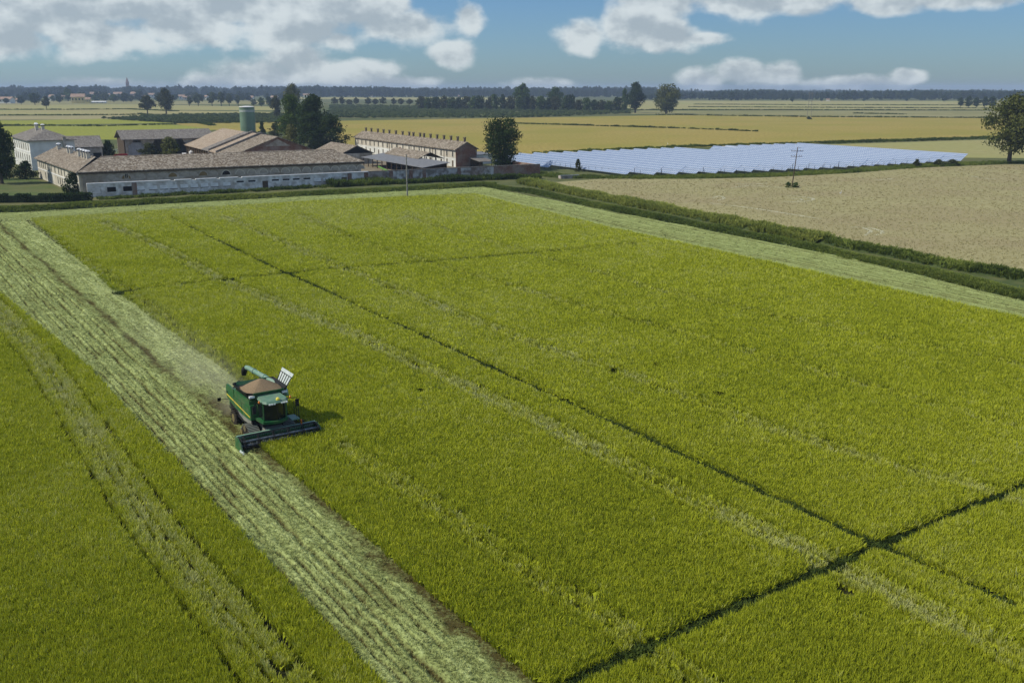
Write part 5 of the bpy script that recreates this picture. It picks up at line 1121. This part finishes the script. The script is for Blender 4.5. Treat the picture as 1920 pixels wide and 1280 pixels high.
# ------------------------------------------------------------------ combine harvester
def paint(name, c, rough=0.42, dust=(0.30, 0.28, 0.20), amt=0.35):
    return material(name, tuple(a * .88 for a in c), c, 3.0, rough, 0, 4, c3=dust, scale3=1.3, f3=amt, spec=0.4)
M['jgreen'] = paint('green_machine_paint', (0.020, 0.125, 0.040), .38, (0.12, 0.145, 0.075), .5)
M['jroof'] = paint('dusty_roof_paint', (0.115, 0.225, 0.145), .6, (.22, .27, .19), .5); M['jpale'] = paint('pale_auger_paint', (0.17, 0.31, 0.22), .5, (.30, .36, .28), .4)
M['jyellow'] = paint('yellow_stripe', (0.72, 0.56, 0.06), .45); M['jblack'] = material('black_plastic', (.012, .013, .014), (.03, .03, .032), 4, .6); M['rubber'] = material('dusty_rubber', (.018, .016, .014), (.055, .048, .036), 5, .9, .01)
M['jgrey'] = paint('dusty_grey_panel', (.20, .22, .19), .7, (.32, .30, .22), .5); M['jglass'] = material('cab_glass', (.008, .012, .012), rough=.08, spec=.35); M['steel'] = material('worn_steel', (.10, .12, .13), (.26, .29, .30), 4, .4, metal=.7)
M['jwhite'] = material('white_lamp', (.75, .78, .76), rough=.3); M['amber'] = material('amber_lens', (.70, .20, .02), rough=.25); M['beacon'] = material('yellow_dome', (.80, .68, .10), rough=.3); M['grain'] = material('paddy_grain', (.19, .135, .075), (.28, .205, .125), 14, .95, .02, 6)
M['flap'] = material('pale_flap_sheet', (.42, .48, .45), (.56, .61, .57), 3, .6); M['rim'] = paint('dull_rim', (.20, .16, .05), .8, (.10, .085, .06), .8)  # rim: muted yellow with darker brown mottling
px0 = G(519, 807, 1.1); HEAD = math.radians(-56); fr_ = (math.cos(HEAD), math.sin(HEAD))
cb = thing('combine_harvester', 'green combine harvester with heaped grain tank cutting the rice', 'combine harvester', (px0[0] - 2.2 * fr_[0], px0[1] - 2.2 * fr_[1], 0.06), HEAD)
def cp(name, mb, mat, parent=None, smooth=False, label=None):
    o = mb.build(name, mat, parent or cb, smooth)
    if label: o['label'] = label
    return o
for sg in (-1, 1):
    a, b_ = (sg * 1.42, sg * 1.56) if sg > 0 else (-1.56, -1.42)
    sp_ = cp('side_panel', MB().side([(-5.35, 2.15), (-5.45, 3.0), (-5.2, 3.38), (-3.45, 3.34), (-3.45, 1.78), (-4.4, 2.0)], a, b_), M['jgreen'])
    cp('stripe', MB().prism([(-5.3, sg * 1.575, 2.52), (-3.47, sg * 1.575, 2.36), (-3.47, sg * 1.575, 2.24), (-5.3, sg * 1.575, 2.38)], [(-5.3, sg * 1.562, 2.52), (-3.47, sg * 1.562, 2.36), (-3.47, sg * 1.562, 2.24), (-5.3, sg * 1.562, 2.38)]), M['jyellow'], sp_)
    sp2 = cp('side_panel', MB().side([(-3.38, 1.78), (-3.38, 2.72), (0.5, 2.72), (0.55, 1.72), (-1.4, 1.66)], a, b_), M['jgreen'])
    cp('stripe', MB().prism([(-3.36, sg * 1.575, 2.35), (.5, sg * 1.575, 2.02), (.5, sg * 1.575, 1.93), (-3.36, sg * 1.575, 2.22)], [(-3.36, sg * 1.562, 2.35), (.5, sg * 1.562, 2.02), (.5, sg * 1.562, 1.93), (-3.36, sg * 1.562, 2.22)]), M['jyellow'], sp2)
    cp('tank_side', MB().side([(-3.38, 2.76), (-3.38, 3.36), (.42, 3.36), (.5, 2.76)], a * .985, b_ * .985), M['jgreen'])
    cp('lower_shield', MB().side([(-3.3, 1.76), (.3, 1.68), (.1, 1.2), (-1.6, 1.1), (-2.7, 1.3)], a * .9, b_ * .9), M['jgrey'])
    cp('rear_handle', MB().box(-5.2, -4.9, sg * 1.57 if sg > 0 else -1.62, 1.62 if sg > 0 else -1.57, 2.7, 2.76), M['jblack'], sp_)
for x in (-1.5,):
    cp('panel_seam', MB().box(x - .015, x + .015, -1.575, -1.562, 1.75, 2.70), M['jblack']); cp('panel_seam', MB().box(x - .015, x + .015, 1.562, 1.575, 1.75, 2.70), M['jblack'])
cp('chassis', MB().side([(-5.1, 1.5), (-5.1, 2.95), (.5, 2.95), (.5, 1.0), (-2.2, .9), (-4.2, 1.1)], -1.40, 1.40), M['jblack'])
cp('tank_front', MB().box(.36, .48, -1.40, 1.40, 2.6, 3.36), M['jgreen'])
cp('engine_deck', MB().box(-5.1, -3.4, -1.38, 1.38, 2.96, 3.04), M['jblack']); cp('engine_cover', MB().side([(-5.0, 3.05), (-4.85, 3.42), (-3.6, 3.42), (-3.5, 3.05)], -.15, 1.2), M['jblack'])
cp('deck_rail', MB().box(-3.5, -3.3, -1.40, 1.40, 3.30, 3.44), M['jpale']); cp('air_intake', MB().tube([(-4.3, -.75, 3.05), (-4.3, -.75, 3.55), (-4.3, -.75, 3.7)], [.26, .26, .15], 14), M['jblack'])
cp('exhaust', MB().tube([(-4.7, 1.25, 3.3), (-4.7, 1.25, 3.95), (-4.9, 1.25, 4.05)], .08, 10), M['steel'])
rh = cp('straw_hood', MB().side([(-5.1, 1.4), (-5.1, 2.7), (-5.75, 2.4), (-6.0, 1.3), (-5.7, 1.1)], -1.2, 1.2), M['jgreen']); cp('chopper', MB().box(-6.2, -5.5, -1.15, 1.15, .85, 1.12), M['jblack'], rh)
for sg in (-1, 1): cp('tail_lamp', MB().box(-5.5, -5.44, sg * 1.3 - .12, sg * 1.3 + .12, 2.5, 2.62), M['amber'])
# grain tank extension: four flared walls
bt, tp = (-3.2, .42, 1.36), (-3.55, .85, 1.80); zb, zt = 3.36, 4.05
def flare(pb, pt, nm, mat):
    n = Vector((pt[0][0] - pb[0][0], pt[0][1] - pb[0][1], pt[0][2] - pb[0][2])).cross(Vector((pb[1][0] - pb[0][0], pb[1][1] - pb[0][1], 0))).normalized() * .04
    cp(nm, MB().prism([pb[0], pb[1], pt[1], pt[0]], [tuple(Vector(q) + n) for q in (pb[0], pb[1], pt[1], pt[0])]), mat)
flare([(bt[1], -bt[2], zb), (bt[1], bt[2], zb)], [(tp[1], -1.3, zt), (tp[1], 1.3, zt)], 'tank_wall', M['jgreen'])
flare([(bt[0], -bt[2], zb), (bt[0], bt[2], zb)], [(tp[0], -1.3, zt - .15), (tp[0], 1.3, zt - .15)], 'tank_wall', M['jgreen'])
for sg in (-1, 1):
    flare([(bt[0], sg * bt[2], zb), (bt[1], sg * bt[2], zb)], [(-2.9, sg * tp[2], zt), (.3, sg * tp[2], zt)], 'tank_wall', M['jblack'])
    cp('tank_corner', MB().prism([(bt[1], sg * bt[2], zb), (tp[1], sg * 1.3, zt), (.3, sg * tp[2], zt)], [(bt[1] - .05, sg * (bt[2] - .04), zb), (tp[1] - .05, sg * 1.27, zt), (.27, sg * (tp[2] - .05), zt)]), M['jblack'])
    cp('tank_corner', MB().prism([(bt[0], sg * bt[2], zb), (tp[0], sg * 1.3, zt - .15), (-2.9, sg * tp[2], zt)], [(bt[0] + .05, sg * (bt[2] - .04), zb), (tp[0] + .05, sg * 1.27, zt - .15), (-2.87, sg * (tp[2] - .05), zt)]), M['jblack'])
    cp('work_lamp', MB().box(.62, .82, sg * 1.38 - .22, sg * 1.38 + .22, 3.66, 3.82), M['jwhite'])
hp = MB(); nr, na = 9, 28; rows = []
for i in range(nr):
    t_ = i / (nr - 1); row = []
    for j in range(na):
        a = 2 * math.pi * j / na; ex = 1.0 / max(abs(math.cos(a)) / 1.55, abs(math.sin(a)) / 1.55) ; ell = 1.0 / math.sqrt((math.cos(a) / 1.55) ** 2 + (math.sin(a) / 1.55) ** 2); rr = (.55 * ell + .45 * min(ex, 2.0)) * t_
        row.append((-.9 + rr * math.cos(a), rr * math.sin(a), 3.86 + .86 * (1 - t_) ** .95 * (1 - .12 * math.sin(3 * a) * t_) - (.06 if i == 0 else 0)))
    rows.append(row)
for i in range(nr - 1):
    for j in range(na): hp.poly([rows[i][j], rows[i + 1][j], rows[i + 1][(j + 1) % na], rows[i][(j + 1) % na]])
cp('grain_heap', hp, M['grain'], None, True, 'brown heap of harvested paddy grain'); cp('grain_bed', MB().box(-2.3, .4, -1.35, 1.35, 3.4, 3.84), M['grain']); cp('tank_cover', MB().slab([(-3.3, -1.4, 3.62), (-2.32, -1.4, 3.80), (-2.32, 1.4, 3.80), (-3.3, 1.4, 3.62)], .06), M['jblack'])
# raised tank cover flap with slats
fl_ = cp('tank_flap', MB().prism([(-1.9, 1.82, 4.05), (.25, 1.82, 4.05), (.45, 2.35, 4.98), (-2.1, 2.35, 4.98)], [(-1.9, 1.86, 4.04), (.25, 1.86, 4.04), (.45, 2.39, 4.97), (-2.1, 2.39, 4.97)]), M['flap'], None, False, 'pale raised cover flap with dark ribs')
for i in range(6):
    t0 = i / 5.0; x0_, x1_ = -1.9 + 2.15 * t0, -2.1 + 2.55 * t0; cp('rib', MB().tube([(x0_, 1.80, 4.06), (x1_ * .75 + x0_ * .25, 2.18, 4.72)], .035, 5), M['jblack'], fl_)
cp('rib', MB().tube([(-2.03, 2.17, 4.72), (.40, 2.17, 4.72)], .03, 5), M['jblack'], fl_)
# unloading auger
ag = cp('unloading_auger', MB().tube([(-.6, 2.0, 2.9), (-.7, 2.0, 3.3), (-1.1, 1.97, 3.5), (-6.6, .9, 4.05), (-7.0, .8, 4.0)], [.22, .22, .23, .21, .21], 14), M['jpale'], None, True); cp('spout', MB().tube([(-6.85, .8, 4.02), (-7.2, .72, 3.75), (-7.35, .7, 3.3)], [.26, .27, .22], 12), M['jblack'], ag)
for x in (-3.9, -5.6): cp('collar', MB().tube([(x, 1.97 + (x + 1.1) * .1945, 3.5 - (x + 1.1) * .1), (x - .1, 1.95 + (x + 1.1) * .1945, 3.51 - (x + 1.1) * .1)], .26, 14), M['jpale'], ag)
# cab
cab = cp('cab', MB().side([(.52, 1.75), (.52, 3.5), (.7, 3.5), (.7, 1.9), (2.15, 1.9), (2.15, 1.75)], -.95, .95), M['jgreen'])
n = 8; gl = [(1.9 + .42 * math.sin(math.pi * i / n), -.92 + 1.84 * i / n) for i in range(n + 1)]
m = MB(); m.prism([(.72, -.92, 2.0)] + [(x, y, 2.0) for x, y in gl] + [(.72, .92, 2.0)], [(.72, -.90, 3.52)] + [(x + .06, y * .98, 3.52) for x, y in gl] + [(.72, .90, 3.52)])
cp('glass', m, M['jglass'], cab)
for sg in (-1, 1):
    for x in (.75, 2.0): cp('pillar', MB().tube([(x, sg * .94, 1.9), (x + .04, sg * .93, 3.53)], .055, 6), M['jgreen'], cab)
cp('wiper', MB().tube([(2.36, .2, 2.0), (2.42, .05, 3.0)], .018, 4), M['jblack'], cab)
rf = cp('cab_roof', MB().prism([(.5, -1.0, 3.56), (2.25, -1.1, 3.53), (2.62, -.85, 3.52), (2.72, 0, 3.52), (2.62, .85, 3.52), (2.25, 1.1, 3.53), (.5, 1.0, 3.56)], [(.5, -.92, 3.78), (2.15, -1.0, 3.72), (2.45, -.78, 3.69), (2.55, 0, 3.69), (2.45, .78, 3.69), (2.15, 1.0, 3.72), (.5, .92, 3.78)]), M['jroof'], cab)
for y in (-.6, -.4, -.2, .4, .6, .8): cp('roof_lamp', MB().box(2.55, 2.74, y - .07, y + .07, 3.44, 3.53), M['jwhite'], cab)
cp('beacon', MB().tube([(2.4, .18, 3.69), (2.4, .18, 3.82), (2.4, .18, 3.9)], [.16, .15, .06], 12), M['beacon'], cab)
cp('platform', MB().prism([(.55, -1.2, 1.72)] + [(x + .16, y * 1.12, 1.72) for x, y in gl] + [(.55, 1.2, 1.72)], [(.55, -1.24, 1.96)] + [(x + .22, y * 1.14, 1.96) for x, y in gl] + [(.55, 1.24, 1.96)]), M['jgreen'], None, False)
cp('cab_base', MB().box(.5, 1.7, -.95, .95, 1.35, 1.72), M['jblack'])
for sg in (-1, 1): cp('corner_panel', MB().box(.5, .68, sg * 1.55 if sg < 0 else .98, -.98 if sg < 0 else 1.55, 1.75, 3.0), M['jgreen'])
for sg in (-1, 1):
    ar = cp('mirror_arm', MB().tube([(2.1, sg * .98, 3.58), (2.35, sg * 1.75, 3.6), (2.35, sg * 1.8, 3.45)], .035, 6), M['jblack']); cp('mirror', MB().box(2.30, 2.42, sg * 1.8 - .14, sg * 1.8 + .14, 2.85, 3.45), M['jblack'], ar)
    cp('amber_lamp', MB().tube([(2.2, sg * 1.3, 3.6), (2.2, sg * 1.3, 3.74), (2.2, sg * 1.3, 3.8)], [.08, .08, .03], 10), M['amber'])
# ladder, landing and rails
ld = cp('ladder', MB().box(.9, 2.1, 1.36, 2.05, 1.62, 1.70), M['jpale'])
for x in (1.0, 1.5, 2.0): cp('rail_post', MB().tube([(x, 2.02, 1.7), (x, 2.02, 2.85)], .025, 5), M['jblack'], ld)
for z in (2.3, 2.85): cp('hand_rail', MB().tube([(.9, 2.02, z), (2.05, 2.02, z), (2.3, 1.85, z)], .025, 5), M['jblack'], ld)
for i in range(4): cp('step', MB().box(1.5 + .1 * i, 2.0 + .1 * i, 2.06, 2.36, .5 + .3 * i, .55 + .3 * i), M['jblack'], ld)
cp('marker', MB().box(2.2, 2.3, 2.05, 2.15, 1.2, 1.62), M['amber'], ld)
# tracks
def track(sg):
    y0, y1 = (1.02, 2.0) if sg > 0 else (-1.92, -1.02)
    prof = [(-1.15, .12), (-.95, 0), (1.1, 0), (1.45, .14), (1.56, .42), (1.42, .70), (.40, 1.26), (.05, 1.30), (-.25, 1.22), (-1.05, .58), (-1.22, .36)]
    o = cp('track', MB().side(prof, y0 + .04, y1 - .04), M['rubber'])
    n_ = len(prof); cen = (0.02, .5)
    for i in range(n_):
        (xa, za), (xb, zb_) = prof[i], prof[(i + 1) % n_]; q = math.hypot(xb - xa, zb_ - za); k = max(1, round(q / .17)); nx, nz_ = (zb_ - za) / q, -(xb - xa) / q
        if nx * ((xa + xb) / 2 - cen[0]) + nz_ * ((za + zb_) / 2 - cen[1]) < 0: nx, nz_ = -nx, -nz_
        for j in range(k):
            t_ = (j + .5) / k; x, z = xa + (xb - xa) * t_, za + (zb_ - za) * t_; tx, tz = (xb - xa) / q * .035, (zb_ - za) / q * .035
            if z < .05: continue
            cp('lug', MB().prism([(x - tx, y0, z - tz), (x + tx, y0, z + tz), (x + tx + nx * .07, y0, z + tz + nz_ * .07), (x - tx + nx * .07, y0, z - tz + nz_ * .07)], [(x - tx, y1, z - tz), (x + tx, y1, z + tz), (x + tx + nx * .07, y1, z + tz + nz_ * .07), (x - tx + nx * .07, y1, z - tz + nz_ * .07)]), M['steel'] if False else M['jgrey'], o)
    for x, z, r_ in ((-.92, .34, .27), (1.12, .42, .34), (0.05, .98, .28), (-.3, .22, .18), (.3, .22, .18)):
        cp('track_wheel', MB().disc_y((x, (y0 + y1) / 2, z), r_, y1 - y0 + .05, 16), M['rim'], o)
track(-1); track(1)
def tread_wheel(sg):
    y, x, r_ = sg * 1.35, -3.75, .72
    o = cp('rear_wheel', MB().tube([(x, y - .28, r_), (x, y - .22, r_), (x, y + .22, r_), (x, y + .28, r_)], [r_ * .82, r_, r_, r_ * .82], 28), M['rubber'])
    cp('rim', MB().disc_y((x, y, r_), r_ * .5, .6, 20), M['rim'], o)
    for i in range(18):
        a = 2 * math.pi * i / 18; ca, sa = math.cos(a), math.sin(a); b2 = MB()
        for s2 in (-1, 1):
            q = [(x + ca * r_ + sa * e, y + s2 * f, r_ + sa * r_ - ca * e) for e, f in ((-.05, .02), (.05, .02), (.15, .27), (.05, .27))]
            b2.prism(q, [(u_ + ca * .05, v_, w_ + sa * .05) for u_, v_, w_ in q])
        cp('lug', b2, M['rubber'], o)
tread_wheel(-1); tread_wheel(1)
cp('rear_axle', MB().tube([(-3.75, -1.2, .72), (-3.75, 1.2, .72)], .14, 8), M['jblack']); cp('front_axle', MB().tube([(.02, -1.2, .75), (.02, 1.2, .75)], .2, 8), M['jblack'])
wb = cp('marker_arm', MB().tube([(-5.2, -1.5, 2.0), (-5.3, -2.15, 2.05)], .025, 5), M['jblack']); cp('marker_board', MB().box(-5.36, -5.30, -2.4, -2.1, 1.9, 2.2), M['jblack'], wb)
# feeder house and header
cp('feeder_house', MB().prism([(.5, -.78, .75), (2.25, -.78, .30), (2.25, .78, .30), (.5, .78, .75)], [(.5, -.74, 1.55), (2.25, -.74, 1.02), (2.25, .74, 1.02), (.5, .74, 1.55)]), M['jgrey'])
hd_ = cp('header', MB().side([(2.15, .18), (2.15, 1.0), (2.28, 1.12), (2.36, 1.0), (2.36, .22)], -3.3, 3.3), M['jgreen'])
cp('floor_pan', MB().side([(2.36, .16), (2.36, .22), (3.35, .12), (3.35, .07)], -3.26, 3.26), M['steel'], hd_)
cp('top_beam', MB().box(2.08, 2.30, -3.3, 3.3, 1.12, 1.24), M['jpale'], hd_)
for sg in (-1, 1):
    cp('end_plate', MB().side([(2.0, .10), (2.0, 1.15), (2.6, 1.22), (3.3, .85), (3.75, .2), (3.6, .06)], sg * 3.3 - .05 + sg * .05, sg * 3.3 + .05 + sg * .05), M['jgreen'], hd_)
    cp('crop_divider', MB().tube([(3.3, sg * 3.36, .35), (3.9, sg * 3.36, .22), (4.45, sg * 3.36, .06)], [.16, .10, .02], 8), M['flap'], hd_)
    cp('reel_arm', MB().tube([(2.2, sg * 3.16, 1.15), (3.15, sg * 3.16, 1.0)], .06, 6), M['jblack'], hd_)
cp('auger_drum', MB().tube([(2.72, -3.2, .45), (2.72, 3.2, .45)], .17, 12), M['steel'], hd_)
for side_ in (-1, 1):
    m = MB(); k = 64; prev = None
    for i in range(k + 1):
        y = side_ * (3.2 - 2.6 * i / k); a = side_ * 2 * math.pi * 5 * i / k; p0_, p1_ = (2.72 + .17 * math.cos(a), y, .45 + .17 * math.sin(a)), (2.72 + .31 * math.cos(a), y, .45 + .31 * math.sin(a))
        if prev: m.poly([prev[0], prev[1], p1_, p0_])
        prev = (p0_, p1_)
    cp('auger_flight', m, M['steel'], hd_)
rl_ = cp('reel', MB().tube([(3.15, -3.12, 1.0), (3.15, 3.12, 1.0)], .09, 10), M['steel'])
for k in range(6):
    a = 2 * math.pi * k / 6 + .2; bx_, bz_ = 3.15 + .52 * math.cos(a), 1.0 + .52 * math.sin(a)
    cp('tine_bar', MB().tube([(bx_, -3.1, bz_), (bx_, 3.1, bz_)], .035, 6), M['jblack'], rl_)
    m = MB()
    for i in range(42): y = -3.05 + i * .149; m.tube([(bx_, y, bz_), (bx_ + .03, y, bz_ - .24)], .012, 3, 0, False)
    tag(cp('tines', m, M['jblack'], rl_), kind='stuff')
for y in (-3.05, -1.85, -.62, .62, 1.85, 3.05):
    m = MB()
    for k in range(6): a = 2 * math.pi * k / 6 + .2; m.tube([(3.15, y, 1.0), (3.15 + .55 * math.cos(a), y, 1.0 + .55 * math.sin(a))], .035, 5)
    for k in range(6):
        a, b3 = 2 * math.pi * k / 6 + .2, 2 * math.pi * (k + 1) / 6 + .2; m.tube([(3.15 + .42 * math.cos(a), y, 1 + .42 * math.sin(a)), (3.15 + .42 * math.cos(b3), y, 1 + .42 * math.sin(b3))], .025, 4)
    cp('reel_spider', m, M['jblack'], rl_)
cp('knife', MB().box(3.36, 3.44, -3.26, 3.26, .07, .10), M['steel'], hd_)
# ------------------------------------------------------------------ dust behind the machine and haze over the plain
def volume_mat(name, color, density, aniso=0.2):
    m = bpy.data.materials.new(name); m.use_nodes = True; t = m.node_tree; t.nodes.clear()
    v = N(t, 'ShaderNodeVolumePrincipled'); v.inputs['Color'].default_value = (*color, 1); v.inputs['Density'].default_value = density; v.inputs['Anisotropy'].default_value = aniso
    o = N(t, 'ShaderNodeOutputMaterial'); t.links.new(v.outputs[0], o.inputs['Volume']); return m, v, t
DUST, HAZE = True, True
if DUST:
    m_, v_, t = volume_mat('dust', (.93, .86, .60), 0.0, 0.1)
    co = N(t, 'ShaderNodeTexCoord'); nz = N(t, 'ShaderNodeTexNoise'); nz.inputs['Scale'].default_value = .22; nz.inputs['Detail'].default_value = 2; t.links.new(co.outputs['Object'], nz.inputs['Vector'])
    sx = N(t, 'ShaderNodeSeparateXYZ'); t.links.new(co.outputs['Object'], sx.inputs[0])
    # falls off behind the machine (-x), with height and sideways
    ax = math_node(t, 'POWER', 2.718, math_node(t, 'MULTIPLY', sx.outputs[0], 0.16))
    ax = math_node(t, 'ADD', ax, math_node(t, 'MULTIPLY', math_node(t, 'ADD', math_node(t, 'MULTIPLY', sx.outputs[0], 1 / 46.0), 1.0, True), 0.10))
    hz_ = math_node(t, 'SUBTRACT', 1.0, math_node(t, 'DIVIDE', sx.outputs[2], math_node(t, 'SUBTRACT', 2.6, math_node(t, 'MULTIPLY', sx.outputs[0], .06))), True)
    sd = math_node(t, 'DIVIDE', sx.outputs[1], math_node(t, 'SUBTRACT', 2.0, math_node(t, 'MULTIPLY', sx.outputs[0], .09))); sd = math_node(t, 'SUBTRACT', 1.0, math_node(t, 'MULTIPLY', sd, sd), True)
    nn = math_node(t, 'MULTIPLY', math_node(t, 'SUBTRACT', nz.outputs[0], .33, True), 3.0)
    den = math_node(t, 'MULTIPLY', math_node(t, 'MULTIPLY', math_node(t, 'MULTIPLY', ax, hz_), sd), math_node(t, 'MULTIPLY', nn, .5)); t.links.new(den, v_.inputs['Density'])
    du = MB().box(-46, 0, -6.0, 6.0, 0, 5.2).build('dust', m_, None, False, (cb.location.x - 5.6 * fr_[0], cb.location.y - 5.6 * fr_[1], .3), HEAD)
    tag(du, 'pale dust drifting over the straw behind the combine', 'dust', None, 'stuff')
if HAZE:
    m_, v_, t = volume_mat('haze_air', (.62, .78, 1.0), 0.00012, 0.0)
    hzb = MB().box(-11300, 11300, -11300, 11300, -1.0, 52).build('haze', m_)
    tag(hzb, 'thin bluish summer haze over the whole plain', 'haze', None, 'stuff')
